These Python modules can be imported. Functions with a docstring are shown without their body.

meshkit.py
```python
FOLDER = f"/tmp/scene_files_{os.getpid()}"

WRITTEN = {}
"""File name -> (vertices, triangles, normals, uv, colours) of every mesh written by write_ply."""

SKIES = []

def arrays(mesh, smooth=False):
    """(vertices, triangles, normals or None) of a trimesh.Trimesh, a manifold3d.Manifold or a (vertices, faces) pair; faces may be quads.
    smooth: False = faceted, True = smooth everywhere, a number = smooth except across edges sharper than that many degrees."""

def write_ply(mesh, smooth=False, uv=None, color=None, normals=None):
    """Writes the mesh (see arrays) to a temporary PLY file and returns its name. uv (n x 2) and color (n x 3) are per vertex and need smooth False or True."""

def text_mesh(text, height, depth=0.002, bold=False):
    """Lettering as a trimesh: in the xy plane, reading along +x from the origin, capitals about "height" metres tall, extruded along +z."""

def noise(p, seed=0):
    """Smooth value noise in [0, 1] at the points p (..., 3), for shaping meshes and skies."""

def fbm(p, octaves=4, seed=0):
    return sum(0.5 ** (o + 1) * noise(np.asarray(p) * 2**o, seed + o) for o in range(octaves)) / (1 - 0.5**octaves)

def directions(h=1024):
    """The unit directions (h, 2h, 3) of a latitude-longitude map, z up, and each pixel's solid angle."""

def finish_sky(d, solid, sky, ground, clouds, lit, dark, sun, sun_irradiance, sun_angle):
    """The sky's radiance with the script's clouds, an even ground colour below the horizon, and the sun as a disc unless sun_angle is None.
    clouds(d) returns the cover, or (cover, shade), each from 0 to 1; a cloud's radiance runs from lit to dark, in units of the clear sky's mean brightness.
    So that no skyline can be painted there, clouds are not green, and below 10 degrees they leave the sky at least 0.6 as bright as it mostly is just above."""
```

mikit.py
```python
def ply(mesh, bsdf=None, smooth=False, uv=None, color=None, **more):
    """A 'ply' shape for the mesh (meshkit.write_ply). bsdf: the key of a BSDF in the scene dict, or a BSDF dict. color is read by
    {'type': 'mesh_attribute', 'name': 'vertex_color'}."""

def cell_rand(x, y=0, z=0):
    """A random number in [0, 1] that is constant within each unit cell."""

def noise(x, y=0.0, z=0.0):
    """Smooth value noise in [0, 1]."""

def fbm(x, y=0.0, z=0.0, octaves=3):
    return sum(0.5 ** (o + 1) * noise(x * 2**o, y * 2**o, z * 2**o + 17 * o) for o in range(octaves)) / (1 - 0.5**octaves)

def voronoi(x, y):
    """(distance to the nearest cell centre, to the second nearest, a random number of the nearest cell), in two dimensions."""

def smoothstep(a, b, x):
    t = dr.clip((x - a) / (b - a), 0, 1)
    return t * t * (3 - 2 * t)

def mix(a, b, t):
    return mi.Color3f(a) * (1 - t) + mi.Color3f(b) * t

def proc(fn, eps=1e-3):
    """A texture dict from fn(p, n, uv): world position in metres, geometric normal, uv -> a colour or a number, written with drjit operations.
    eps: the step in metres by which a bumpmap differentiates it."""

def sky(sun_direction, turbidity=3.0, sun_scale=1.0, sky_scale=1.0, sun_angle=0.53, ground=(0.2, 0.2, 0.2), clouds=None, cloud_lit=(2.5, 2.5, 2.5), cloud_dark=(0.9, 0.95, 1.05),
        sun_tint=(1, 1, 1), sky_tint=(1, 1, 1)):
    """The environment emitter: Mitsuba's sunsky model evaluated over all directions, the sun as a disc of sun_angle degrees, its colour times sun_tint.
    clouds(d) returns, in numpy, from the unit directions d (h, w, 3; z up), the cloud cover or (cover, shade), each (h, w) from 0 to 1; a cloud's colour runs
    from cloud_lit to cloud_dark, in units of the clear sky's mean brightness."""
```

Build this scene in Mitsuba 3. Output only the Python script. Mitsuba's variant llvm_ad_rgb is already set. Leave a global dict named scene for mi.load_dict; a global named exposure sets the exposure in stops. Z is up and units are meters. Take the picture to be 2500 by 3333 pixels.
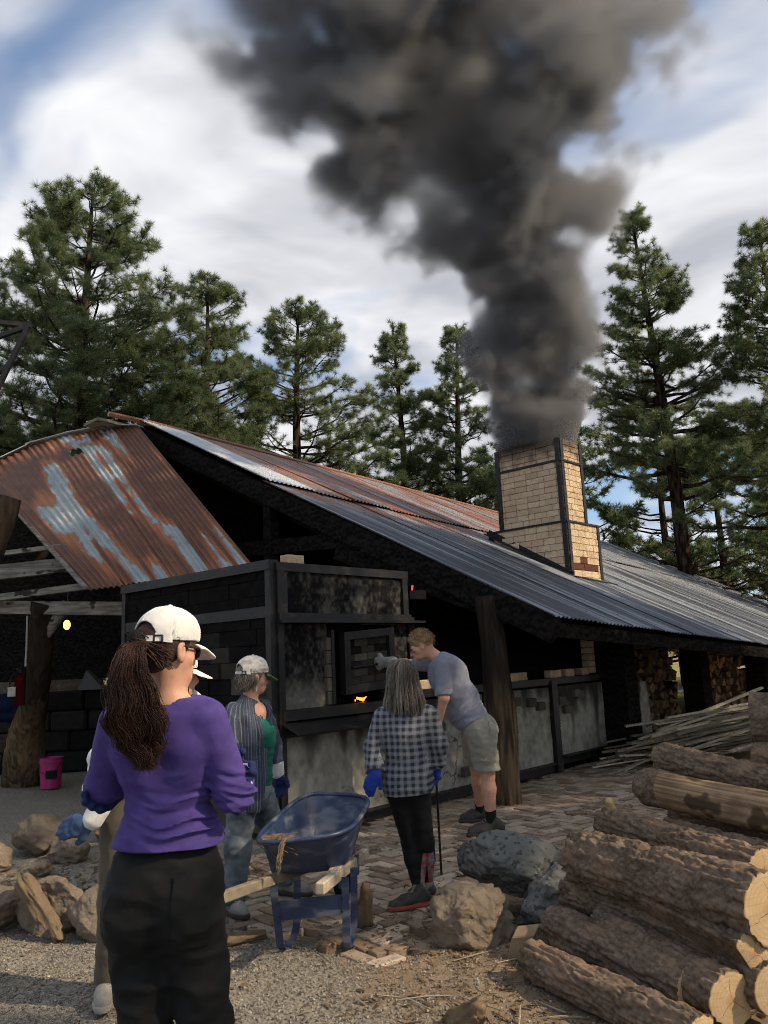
import math, numpy as np, trimesh, manifold3d, drjit as dr, mitsuba as mi, mikit, meshkit
from mikit import proc, noise, fbm, voronoi, cell_rand, smoothstep, mix, ply

# ------------------------------------------------------------------ camera, sky, exposure
PITCH, ROLL = math.radians(10.45), 0.045
f0 = np.array([0, math.cos(PITCH), math.sin(PITCH)]); r0 = np.array([1.0, 0, 0]); u0 = np.cross(r0, f0)
UP = math.cos(ROLL) * u0 + math.sin(ROLL) * r0
EYE = np.array([0, 0, 1.5])
scene, labels = {}, {}
scene['camera'] = {'type': 'perspective', 'fov': 51.27, 'near_clip': 0.05, 'far_clip': 3000.0,
                   'to_world': mi.ScalarTransform4f().look_at(origin=EYE.tolist(), target=(EYE + f0).tolist(), up=UP.tolist())}
SUN = np.array([0.93, -0.37, 0.0]) * math.cos(math.radians(39)) + np.array([0, 0, math.sin(math.radians(39))])


def cloud_cover(d):
    z = np.maximum(d[..., 2], 0.03)
    q = np.stack([d[..., 0] / (z + .25), d[..., 1] / (z + .25), z * 0], -1)
    a = math.radians(-24)
    e = np.stack([q[..., 0] * math.cos(a) + q[..., 1] * math.sin(a), -q[..., 0] * math.sin(a) + q[..., 1] * math.cos(a), q[..., 2]], -1)
    w = np.stack([meshkit.fbm(e * 1.6 + 3.1, 4, 5), meshkit.fbm(e * 1.6 + 8.4, 4, 6), z * 0], -1) - .5
    e = e + w * [.5, .34, 0]
    big = meshkit.fbm(e * [1.3, 2.4, 1] + [20.2, 8.8, 0], 5, 11)
    fine = .6 * meshkit.fbm(e * [3.2, 6.0, 1] + w * 2, 5, 23) + .4 * meshkit.fbm(q * [7, 9, 1] + w * 4, 5, 29)
    c = np.clip((big * .78 + fine * .22 - .365) / .20, 0, 1)
    c = c * c * (3 - 2 * c)
    c = np.clip(c * (.72 + .56 * fine) + .22 * fine, 0, 1)
    s = np.clip((.55 * meshkit.fbm(e * [2.0, 4.5, 1] + 40, 5, 31) + .45 * meshkit.fbm(q * [6, 8, 1] + w * 4 + 9, 5, 37) - .36) / .30, 0, 1)
    return c, s


scene['sky'] = mikit.sky(SUN.tolist(), turbidity=3, ground=(.12, .10, .08), clouds=cloud_cover, sun_scale=1.35, sky_scale=2.2, cloud_lit=(2.45, 2.45, 2.5), cloud_dark=(1.30, 1.34, 1.48))
exposure = 1.2

# ------------------------------------------------------------------ helpers
R_ = np.random.default_rng
D = np.array([0.6737, 0.7390, 0]); P = np.array([-0.7390, 0.6737, 0]); G = -P; Z = np.array([0, 0, 1.0])   # the kiln's own axes: along it, to its back, to its front
KA = np.array([-1.01, 7.22, 0.0])                     # its front corner on the ground


def k3(s, out=0.0, z=0.0):
    return KA + D * s + G * out + Z * z


def num(key):
    if key not in scene and key not in labels and not any(k.startswith(key + '__') for k in scene):
        return key
    i = COUNT.get(key, 0) + 1
    COUNT[key] = i
    return f'{key}_{i:03d}'


COUNT = {}


def tag(key, label=None, cat=None, group=None, kind=None):
    labels[key] = {k: v for k, v in (('label', label), ('category', cat), ('group', group), ('kind', kind)) if v}


def put(key, mesh, bsdf, smooth=False, uv=None, label=None, cat=None, group=None, kind=None):
    scene[key] = ply(mesh, bsdf, smooth=smooth, uv=uv)
    if label or kind:
        tag(key, label, cat, group, kind)
    return key


def cat_(ms):
    ms = [(np.asarray(v, float), np.asarray(f, int)) for v, f in ms]
    o = np.cumsum([0] + [len(v) for v, _ in ms])
    return np.vstack([v for v, _ in ms]), np.vstack([f + k for (_, f), k in zip(ms, o)])


BOXF = np.array([[0, 2, 3], [0, 3, 1], [4, 5, 7], [4, 7, 6], [0, 1, 5], [0, 5, 4], [2, 6, 7], [2, 7, 3], [0, 4, 6], [0, 6, 2], [1, 3, 7], [1, 7, 5]])


def box(c, x, y, z, jit=0, rng=None):
    """A box at c with half-axis vectors x, y, z."""
    v = np.array([np.asarray(c) + a * np.asarray(x) + b * np.asarray(y) + e * np.asarray(z) for a in (-1, 1) for b in (-1, 1) for e in (-1, 1)])
    if jit:
        v = v + rng.normal(0, jit, v.shape)
    return v, BOXF


def beam(a, b, w, h, up=Z, roll=0.0):
    a, b = np.asarray(a, float), np.asarray(b, float)
    t = b - a; L = np.linalg.norm(t); t = t / L
    s = np.cross(t, up); s /= np.linalg.norm(s); n = np.cross(s, t)
    return box((a + b) / 2, t * L / 2, s * w / 2, n * h / 2)


def bevel(c, x, y, z, r=.01):
    """A box with chamfered edges."""
    x, y, z = (np.asarray(k, float) for k in (x, y, z))
    lx, ly, lz = (np.linalg.norm(k) for k in (x, y, z))
    pts = []
    for a in (-1, 1):
        for b in (-1, 1):
            for e in (-1, 1):
                for q in ((1, 0, 0), (0, 1, 0), (0, 0, 1)):
                    k = [1 - (0 if q[i] else r / l) for i, l in enumerate((lx, ly, lz))]
                    pts.append(c + a * x * k[0] + b * y * k[1] + e * z * k[2])
    m = trimesh.convex.convex_hull(np.array(pts))
    return np.array(m.vertices), np.array(m.faces)


def tube(pts, rad, sides=6, caps=True):
    p = np.asarray(pts, float); n = len(p)
    t = np.gradient(p, axis=0); t /= np.linalg.norm(t, axis=1, keepdims=True) + 1e-12
    ref = np.array([0, 0, 1.0]) if abs(t[:, 2]).mean() < .8 else np.array([1.0, 0, 0])
    a = np.cross(t, ref); a /= np.linalg.norm(a, axis=1, keepdims=True) + 1e-12
    b = np.cross(t, a); ang = np.arange(sides) * 2 * np.pi / sides
    rad = np.broadcast_to(rad, (n,))
    v = p[:, None] + rad[:, None, None] * (np.cos(ang)[None, :, None] * a[:, None] + np.sin(ang)[None, :, None] * b[:, None])
    i, j = np.meshgrid(np.arange(n - 1), np.arange(sides), indexing='ij')
    q = np.stack([i * sides + j, i * sides + (j + 1) % sides, (i + 1) * sides + (j + 1) % sides, (i + 1) * sides + j], -1).reshape(-1, 4)
    f = np.vstack([q[:, [0, 2, 1]], q[:, [0, 3, 2]]]); v = v.reshape(-1, 3)
    if caps:
        m = len(v); v = np.vstack([v, p[0], p[-1]]); j = np.arange(sides); e = (n - 1) * sides
        f = np.vstack([f, np.stack([j, (j + 1) % sides, j * 0 + m], 1), np.stack([e + j, j * 0 + m + 1, e + (j + 1) % sides], 1)])
    return v, f


def tubes(P3, rad, sides=3):
    """Many polylines at once: P3 (n, k, 3), rad (n, k)."""
    n, k, _ = P3.shape
    t = np.gradient(P3, axis=1); t /= np.linalg.norm(t, axis=2, keepdims=True) + 1e-12
    a = np.cross(t, np.array([.31, .2, .93])); a /= np.linalg.norm(a, axis=2, keepdims=True) + 1e-12
    b = np.cross(t, a); ang = np.arange(sides) * 2 * np.pi / sides
    v = P3[:, :, None] + rad[:, :, None, None] * (np.cos(ang)[:, None] * a[:, :, None] + np.sin(ang)[:, None] * b[:, :, None])
    o, i, j = np.meshgrid(np.arange(n) * k * sides, np.arange(k - 1), np.arange(sides), indexing='ij')
    q = np.stack([o + i * sides + j, o + i * sides + (j + 1) % sides, o + (i + 1) * sides + (j + 1) % sides, o + (i + 1) * sides + j], -1).reshape(-1, 4)
    return v.reshape(-1, 3), np.vstack([q[:, [0, 2, 1]], q[:, [0, 3, 2]]])


def chaikin(p, n=2):
    p = np.asarray(p, float)
    for _ in range(n):
        q = np.empty((2 * len(p) - 2, p.shape[1])); q[0::2] = .75 * p[:-1] + .25 * p[1:]; q[1::2] = .25 * p[:-1] + .75 * p[1:]
        p = np.vstack([p[:1], q[1:-1], p[-1:]])
    return p


# signed distance shapes: (function, low corner, high corner)
def rc(a, b, ra, rb):
    a, b = np.asarray(a, float), np.asarray(b, float); ab = b - a; L2 = max(ab @ ab, 1e-9)

    def f(p):
        h = np.clip((p - a) @ ab / L2, 0, 1)
        return np.linalg.norm(p - a - h[:, None] * ab, axis=1) - (ra + (rb - ra) * h)
    r = max(ra, rb)
    return f, np.minimum(a, b) - r, np.maximum(a, b) + r


def frame(fwd, up=Z):
    f = np.asarray(fwd, float); f = f / np.linalg.norm(f)
    r = np.cross(f, up); r /= np.linalg.norm(r)
    return np.stack([r, f, np.cross(r, f)])            # rows: right, forward, up


def el(c, r, M=np.eye(3)):
    c, r = np.asarray(c, float), np.asarray(r, float)

    def f(p):
        q = (p - c) @ M.T
        k0 = np.linalg.norm(q / r, axis=1); k1 = np.linalg.norm(q / (r * r), axis=1)
        return k0 * (k0 - 1) / np.maximum(k1, 1e-9)
    m = max(r)
    return f, c - m, c + m


def rbox(c, h, M=np.eye(3), r=.01):
    c, h = np.asarray(c, float), np.asarray(h, float)

    def f(p):
        q = np.abs((p - c) @ M.T) - (h - r)
        return np.linalg.norm(np.maximum(q, 0), axis=1) + np.minimum(q.max(1), 0) - r
    m = np.linalg.norm(h)
    return f, c - m, c + m


def su(k, *s):
    def f(p):
        d = s[0][0](p)
        for t in s[1:]:
            e = t[0](p); h = np.maximum(k - np.abs(d - e), 0) / k
            d = np.minimum(d, e) - h * h * k * .25
        return d
    return f, np.min([t[1] for t in s], 0), np.max([t[2] for t in s], 0)


def cut(s, c, n):
    """What lies on the side of the plane at c that n points away from."""
    c, n = np.asarray(c, float), np.asarray(n, float); n = n / np.linalg.norm(n)
    return (lambda p: np.maximum(s[0](p), (p - c) @ n)), s[1], s[2]


def sub(s, t):
    return (lambda p: np.maximum(s[0](p), -t[0](p))), s[1], s[2]


def disp(s, g, pad=.02):
    return (lambda p: s[0](p) + g(p)), s[1] - pad, s[2] + pad


def nz(p, f, o=3, seed=0):
    return meshkit.fbm(p * f, o, seed) - .5


def surf(s, h, pad=.02, tol=.07):
    """Surface nets, evaluated finely only near the surface."""
    F, lo, hi = s
    lo, hi = lo - pad, hi + pad
    c = 4 * h
    n = np.maximum(np.ceil((hi - lo) / c).astype(int), 1)
    gx = [lo[i] + np.arange(n[i] + 1) * c for i in range(3)]
    C = F(np.stack(np.meshgrid(*gx, indexing='ij'), -1).reshape(-1, 3)).reshape(n + 1)
    near = np.abs(C) < c * 2.1
    cell = np.zeros(n, bool)
    for a, b, e in np.ndindex(2, 2, 2):
        cell |= near[a:a + n[0], b:b + n[1], e:e + n[2]]
    rep = lambda A: A.repeat(4, 0).repeat(4, 1).repeat(4, 2)
    V = rep(np.where(C[:-1, :-1, :-1] < 0, -1.0, 1.0)).astype(np.float32)
    m = rep(cell)
    idx = np.argwhere(m)
    V[m] = F(lo + idx * h)
    S = V < 0
    k = np.array(V.shape) - 1
    cnt = np.zeros(k, np.int8)
    for a, b, e in np.ndindex(2, 2, 2):
        cnt += S[a:a + k[0], b:b + k[1], e:e + k[2]]
    act = np.argwhere((cnt > 0) & (cnt < 8))
    ids = -np.ones(k, np.int64); ids[tuple(act.T)] = np.arange(len(act))
    pos, w = np.zeros((len(act), 3)), np.zeros(len(act))
    cor = [np.array(q) for q in np.ndindex(2, 2, 2)]
    val = {tuple(q): V[tuple((act + q).T)] for q in cor}
    for q in cor:
        for ax in range(3):
            if q[ax] == 0:
                r = q.copy(); r[ax] = 1
                v0, v1 = val[tuple(q)], val[tuple(r)]
                x = (v0 < 0) != (v1 < 0)
                t = np.where(x, v0 / np.where(x, v0 - v1, 1), 0)
                pt = q + t[:, None] * (r - q)
                pos += np.where(x[:, None], pt, 0); w += x
    v = lo + (act + pos / w[:, None]) * h
    quads = []
    for ax in range(3):
        b, e = (ax + 1) % 3, (ax + 2) % 3
        sl0 = [slice(0, -1) if i == ax else slice(None) for i in range(3)]
        sl1 = [slice(1, None) if i == ax else slice(None) for i in range(3)]
        A, B = S[tuple(sl0)], S[tuple(sl1)]
        E_ = np.argwhere(A != B)
        ok = (E_[:, b] > 0) & (E_[:, e] > 0) & (E_[:, b] < k[b]) & (E_[:, e] < k[e])
        E_ = E_[ok]; inside = A[tuple(E_.T)]
        ub, ue = np.eye(3, dtype=int)[b], np.eye(3, dtype=int)[e]
        q = np.stack([ids[tuple((E_ - ub * i - ue * j).T)] for i, j in ((1, 1), (0, 1), (0, 0), (1, 0))], 1)
        quads.append(np.where(inside[:, None], q, q[:, ::-1]))
    q = np.vstack(quads)
    q = q[(q >= 0).all(1)]
    f = np.vstack([q[:, [0, 1, 2]], q[:, [0, 2, 3]]])
    try:                                                  # fewer triangles where the surface is flat
        m = manifold3d.Manifold(manifold3d.Mesh(v.astype(np.float32), f.astype(np.uint32)))
        if m.status() == manifold3d.Error.NoError and m.num_tri() > 0:
            m = m.simplify(h * tol).to_mesh()
            return np.array(m.vert_properties[:, :3], float), np.array(m.tri_verts, int)
    except Exception:
        pass
    return v, f


def rgb(*c):
    return {'type': 'rgb', 'value': list(c)}


def tex(c):
    return rgb(*c) if isinstance(c, tuple) else proc(c)


def diffuse(name, c, bump=None, scale=1.0, eps=2e-3):
    b = {'type': 'diffuse', 'reflectance': tex(c)}
    if bump:
        b = {'type': 'bumpmap', 'height': proc(bump, eps), 'scale': scale, 'inner': b}
    scene[name] = {'type': 'twosided', 'inner': b}
    return name


def glossy(name, c, rough=.5, spec=.5, metal=0.0, bump=None, scale=1.0, eps=2e-3, **more):
    b = {'type': 'principled', 'base_color': tex(c), 'roughness': rough, 'specular': spec, **({'metallic': metal} if metal else {}), **more}
    if bump:
        b = {'type': 'bumpmap', 'height': proc(bump, eps), 'scale': scale, 'inner': b}
    scene[name] = {'type': 'twosided', 'inner': b}
    return name


def dot(p, a):
    return p.x * float(a[0]) + p.y * float(a[1]) + p.z * float(a[2])

# ------------------------------------------------------------------ materials
PK, EC = np.array([-4.21, 13.45, 5.75]), np.array([1.67, 8.13, 1.86])        # roof: peak of the front gable, front eave corner
RN = np.cross(EC - PK, np.array([5.92, 12.82, 1.48]) - EC); RN /= np.linalg.norm(RN)
RA = np.array([4.25, 4.69, -.38]); RA /= np.linalg.norm(RA)                   # along the ridge (which drops to the back)
RB = (EC - PK); RLEN = np.linalg.norm(RB); RB = RB / RLEN                     # down the slope


def m_roof(p, n, uv):
    a, b = uv.x, uv.y
    s = fbm(a * 4.5, b * .32, 3.0, 4); s2 = noise(a * 14 + 9, b * .5, dr.floor(a / .86) * 7)
    sp = fbm(a * 3, b * 3, 7.0, 3)
    up = smoothstep(4.9, 4.3, b + (s - .5) * .4)
    grey = mix((.058, .064, .076), (.235, .255, .28), smoothstep(.42, .68, s * .75 + s2 * .25))
    rust = mix((.14, .060, .034), (.29, .125, .065), s2)
    galv = mix((.15, .16, .175), (.27, .28, .29), s2)
    r = smoothstep(.40, .56, s * .8 + sp * .2 + .03) * smoothstep(14.5, 12.5, a + 1.8 * b + (sp - .5) * 3)
    top = mix(galv, rust, r)
    low = mix(grey, (.22, .12, .07), smoothstep(.60, .72, sp) * smoothstep(6.5, 4.5, b) * smoothstep(12, 8, a) * .4)
    return mix(low, top, up)


def m_lean(p, n, uv):
    a, b = uv.x, uv.y
    s = noise(a * 2.6 + 1.3, b * .30 + 4.2, 1.0) * .62 + noise(a * 9.0, b * .7, 4.0) * .38
    f = fbm(a * 9, b * 5, 2.0, 3)
    g = smoothstep(.565, .62, s + (f - .5) * .2)
    edge = smoothstep(.44, .58, s) * (1 - g)
    rust = mix(mix((.105, .048, .032), (.17, .075, .042), f), (.42, .16, .06), edge * .75)
    return mix(rust, mix((.20, .255, .27), (.36, .40, .40), f), g)


def m_galv(p, n, uv):
    a, b = dot(p, RA), dot(p, RB)
    return mix((.36, .39, .42), (.50, .53, .56), fbm(a * 5, b * .6, 0, 3))


def m_steel(p, n, uv):
    s = fbm(p.x * 7, p.y * 7, p.z * 7, 3)
    return mix((.008, .008, .0085), (.034, .025, .021), smoothstep(.48, .80, s))


def m_plaster(p, n, uv):
    s = fbm(p.x * 3.1, p.y * 3.1, p.z * 1.3, 4); t = fbm(p.x * 17, p.y * 17, p.z * 11, 3)
    along = dot(p, D)
    v1, v2, c = voronoi(along * 2.4 + s * 1.6, p.z * 3.3 + t * .5)
    crack = smoothstep(.045, .012, v2 - v1) * smoothstep(.45, .6, noise(along * 1.3, p.z * 1.7, 5))
    drip = noise(along * 9, p.z * .9, 3)
    base = mix((.21, .205, .175), (.41, .39, .33), smoothstep(.25, .75, t * .6 + s * .4))
    soot = smoothstep(.62, 1.05, p.z + (drip - .5) * .5 + (s - .5) * .5) * .9
    c_ = mix(base, (.016, .016, .016), soot)
    c_ = mix(c_, (.07, .065, .055), smoothstep(.56, .7, drip * .5 + s * .5) * .55)
    return mix(c_, (.03, .028, .025), crack * .8)


def m_soot(p, n, uv):
    s = fbm(p.x * 7 + 3, p.y * 7, p.z * 1.5, 4); t = fbm(p.x * 30, p.y * 30, p.z * 18, 3)
    along = dot(p - mi.Point3f(*KA.tolist()), D)
    base = mix((.012, .012, .013), (.12, .115, .10), smoothstep(.40, .85, s * .5 + t * .5))
    low = smoothstep(1.45, 1.15, p.z) * smoothstep(1.0, .3, along)
    return mix(base, mix((.13, .125, .11), (.22, .21, .18), t), low * .75)


def h_plaster(p, n, uv):
    return fbm(p.x * 14, p.y * 14, p.z * 14, 4)


def m_block(p, n, uv):
    t = fbm(p.x * 12, p.y * 12, p.z * 12, 3)
    return mix((.007, .007, .0075), (.018, .0175, .017), t) * (1 - uv.y) + mix((.12, .11, .09), (.22, .20, .16), t) * uv.y


def m_fire(p, n, uv):
    t = fbm(p.x * 9, p.y * 9, p.z * 9, 3); f = fbm(p.x * 60, p.y * 60, p.z * 60, 2)
    c = mix((.48, .36, .235), (.64, .51, .355), uv.x)
    c = mix(c, (.36, .25, .15), smoothstep(.55, .8, t) * .5)
    top = smoothstep(4.55, 4.98, p.z + (t - .5) * .35)
    c = mix(c, (.06, .055, .05), top * .85)
    return mix(c * (.86 + .28 * f), (.12, .055, .04), uv.y)


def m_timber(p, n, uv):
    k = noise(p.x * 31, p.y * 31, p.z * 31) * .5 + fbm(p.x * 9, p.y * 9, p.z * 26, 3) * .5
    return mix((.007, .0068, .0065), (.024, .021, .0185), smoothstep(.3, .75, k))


def m_grey(p, n, uv):
    k = fbm(p.x * 1.6, p.y * 26, p.z * 34, 3); q = fbm(p.x * 5, p.y * 5, p.z * 9, 3)
    c = mix((.12, .11, .095), (.31, .29, .25), smoothstep(.3, .7, k * .6 + q * .4))
    return mix(c, (.05, .045, .04), smoothstep(.66, .74, q))


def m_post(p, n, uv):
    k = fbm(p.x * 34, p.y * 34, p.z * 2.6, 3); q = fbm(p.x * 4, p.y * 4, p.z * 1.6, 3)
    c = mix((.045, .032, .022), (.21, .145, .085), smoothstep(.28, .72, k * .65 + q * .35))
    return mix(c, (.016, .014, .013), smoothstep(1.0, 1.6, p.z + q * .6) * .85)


def m_paver(p, n, uv):
    t = fbm(p.x * 11, p.y * 11, 1.0, 4); f = noise(p.x * 90, p.y * 90, 3)
    c = mix(mix((.21, .15, .108), (.48, .385, .29), uv.x), (.44, .37, .29), uv.y)
    c = mix(c, (.15, .11, .08), smoothstep(.60, .80, t) * .5)
    return c * (.88 + .24 * f)


def m_ground(p, n, uv):
    t = fbm(p.x * 1.7, p.y * 1.7, 0.0, 4); f = fbm(p.x * 21, p.y * 21, 2.0, 3)
    v1, v2, c = voronoi(p.x * 95, p.y * 95)
    grav = mix((.10, .09, .073), (.33, .30, .245), c * .75 + f * .25)
    dirt = mix((.135, .095, .062), (.285, .22, .15), f)
    near = smoothstep(.25, -.75, p.x + (t - .5) * 1.6)
    c0 = mix(dirt, grav, near)
    far = smoothstep(13, 18, p.y)
    grass = mix((.16, .145, .07), (.36, .31, .15), fbm(p.x * .7, p.y * .7, 5, 3))
    return mix(c0, grass, far)


def m_pebble(p, n, uv):
    return mix((.085, .077, .065), (.40, .36, .295), uv.x) * (.75 + .5 * uv.y)


def m_lava(p, n, uv):
    v = fbm(p.x * 44, p.y * 44, p.z * 44, 2); t = fbm(p.x * 7, p.y * 7, p.z * 7, 3)
    return mix(mix((.085, .087, .084), (.215, .22, .205), t * .5 + fbm(p.x * 17, p.y * 17, p.z * 17, 3) * .5), (.045, .047, .047), smoothstep(.58, .74, v) * .8)


def m_rock(p, n, uv):
    t = fbm(p.x * 6, p.y * 6, p.z * 6, 4); f = fbm(p.x * 38, p.y * 38, p.z * 38, 3)
    return mix(mix((.085, .066, .050), (.285, .235, .175), t * .6 + f * .4), (.11, .085, .065), smoothstep(.5, .8, f) * .5)


def m_bark(p, n, uv):
    t = fbm(p.x * 9, p.y * 9, p.z * 9, 3); f = fbm(p.x * 60, p.y * 60, p.z * 60, 3)
    c = mix((.068, .050, .037), (.235, .175, .125), smoothstep(.2, .8, f * .6 + t * .4))
    return mix(c, (.25, .15, .095), smoothstep(.60, .74, t) * .35)


def m_peel(p, n, uv):
    k = fbm(uv.x * 2.2, uv.y * 60, 1.0, 3); q = fbm(p.x * 8, p.y * 8, p.z * 8, 3)
    c = mix((.16, .105, .062), (.36, .255, .155), smoothstep(.3, .7, k * .6 + q * .4))
    return mix(c, (.035, .027, .02), smoothstep(.60, .70, q) * .8)


def m_cut(p, n, uv):
    x, y = uv.x - .5, uv.y - .5
    r = dr.sqrt(x * x + y * y)
    w = fbm(x * 5, y * 5, p.z * 3, 3)
    ring = .5 + .5 * dr.sin((r + w * .04) * 95)
    ray = fbm(x * 3, y * 46, 1, 3)
    c = mix((.44, .31, .17), (.58, .44, .265), w)
    c = mix(c, (.38, .24, .115), ring * .30)
    c = mix(c, (.42, .235, .12), smoothstep(.17, .07, r + (w - .5) * .1) * .75)
    c = mix(c, (.33, .25, .16), smoothstep(.55, .75, ray) * .35)
    cr = dr.abs(dr.sin(dr.atan2(y, x) * 1.5 + w * 1.6)) * r
    c = mix(c, (.10, .065, .04), smoothstep(.0085, .003, cr) * smoothstep(.42, .30, r))
    return mix(c, (.09, .06, .04), smoothstep(.44, .49, r))


def m_split(p, n, uv):
    k = fbm(p.x * 16, p.y * 16, p.z * 16, 3)
    return mix((.10, .068, .045), (.31, .23, .145), k * .6 + uv.x * .4) * (.45 + .7 * uv.y)


def m_lath(p, n, uv):
    k = noise(p.x * 24, p.y * 24, p.z * 24)
    return mix(mix((.20, .165, .12), (.46, .40, .30), uv.x), (.13, .115, .09), uv.y) * (.7 + .5 * k)


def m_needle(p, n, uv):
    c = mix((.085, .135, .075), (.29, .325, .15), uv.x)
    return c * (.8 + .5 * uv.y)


def m_trunk(p, n, uv):
    k = fbm(p.x * 16, p.y * 16, p.z * 3, 3)
    return mix((.020, .016, .014), (.10, .07, .05), smoothstep(.35, .75, k))


glossy('metal_roof', m_roof, .38, .55)
glossy('metal_lean', m_lean, .55, .35)
glossy('metal_galvanised', m_galv, .35, .6)
glossy('steel', m_steel, .5, .4)
diffuse('plaster', m_plaster, h_plaster, .022, 3e-3)
diffuse('plaster_sooty', m_soot, h_plaster, .03, 3e-3)
diffuse('block', m_block)
diffuse('firebrick', m_fire)
diffuse('timber_dark', m_timber)
diffuse('timber_grey', m_grey)
diffuse('post_wood', m_post)
diffuse('paver', m_paver)
diffuse('ground_mix', m_ground)
diffuse('pebble', m_pebble)
diffuse('lava', m_lava, lambda p, n, uv: fbm(p.x * 34, p.y * 34, p.z * 34, 4), .022, 3e-3)
diffuse('rock', m_rock, lambda p, n, uv: fbm(p.x * 24, p.y * 24, p.z * 24, 4), .03, 3e-3)
diffuse('bark', m_bark)
diffuse('peeled', m_peel)
diffuse('cut_wood', m_cut)
diffuse('split_wood', m_split)
diffuse('lath', m_lath)
diffuse('trunk_bark', m_trunk)
scene['needle'] = {'type': 'principledthin', 'base_color': proc(m_needle), 'roughness': .5, 'diff_trans': 1.15, 'spec_trans': 0.0}
diffuse('black_void', (.006, .006, .006))

# ------------------------------------------------------------------ the ground and the brick pavement
def axis(lo, a, b, hi, step):
    out = [a - step * 1.0]
    s = step
    left, x = [], a
    while x > lo:
        s *= 1.35; x -= s; left.append(max(x, lo))
    right, x, s = [], b, step
    while x < hi:
        s *= 1.35; x += s; right.append(min(x, hi))
    return np.array(left[::-1] + list(np.arange(a, b, step)) + [b] + right)


PAVE = np.array([[-1.35, 6.75], [-1.35, 5.55], [-.95, 5.0], [-.45, 4.62], [-.1, 4.42], [.12, 4.55], [.28, 5.2], [.75, 5.6], [1.35, 6.3], [2.3, 7.1], [3.6, 8.6], [4.3, 10.4], [4.1, 12.4], [3.2, 12.0], [-.95, 7.4]])


def inside(poly, x, y):
    c = np.zeros(np.shape(x), bool)
    for (x0, y0), (x1, y1) in zip(poly, np.roll(poly, -1, 0)):
        k = (y0 > y) != (y1 > y)
        c ^= k & (x < (x1 - x0) * (y - y0) / (y1 - y0 + 1e-12) + x0)
    return c


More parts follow.
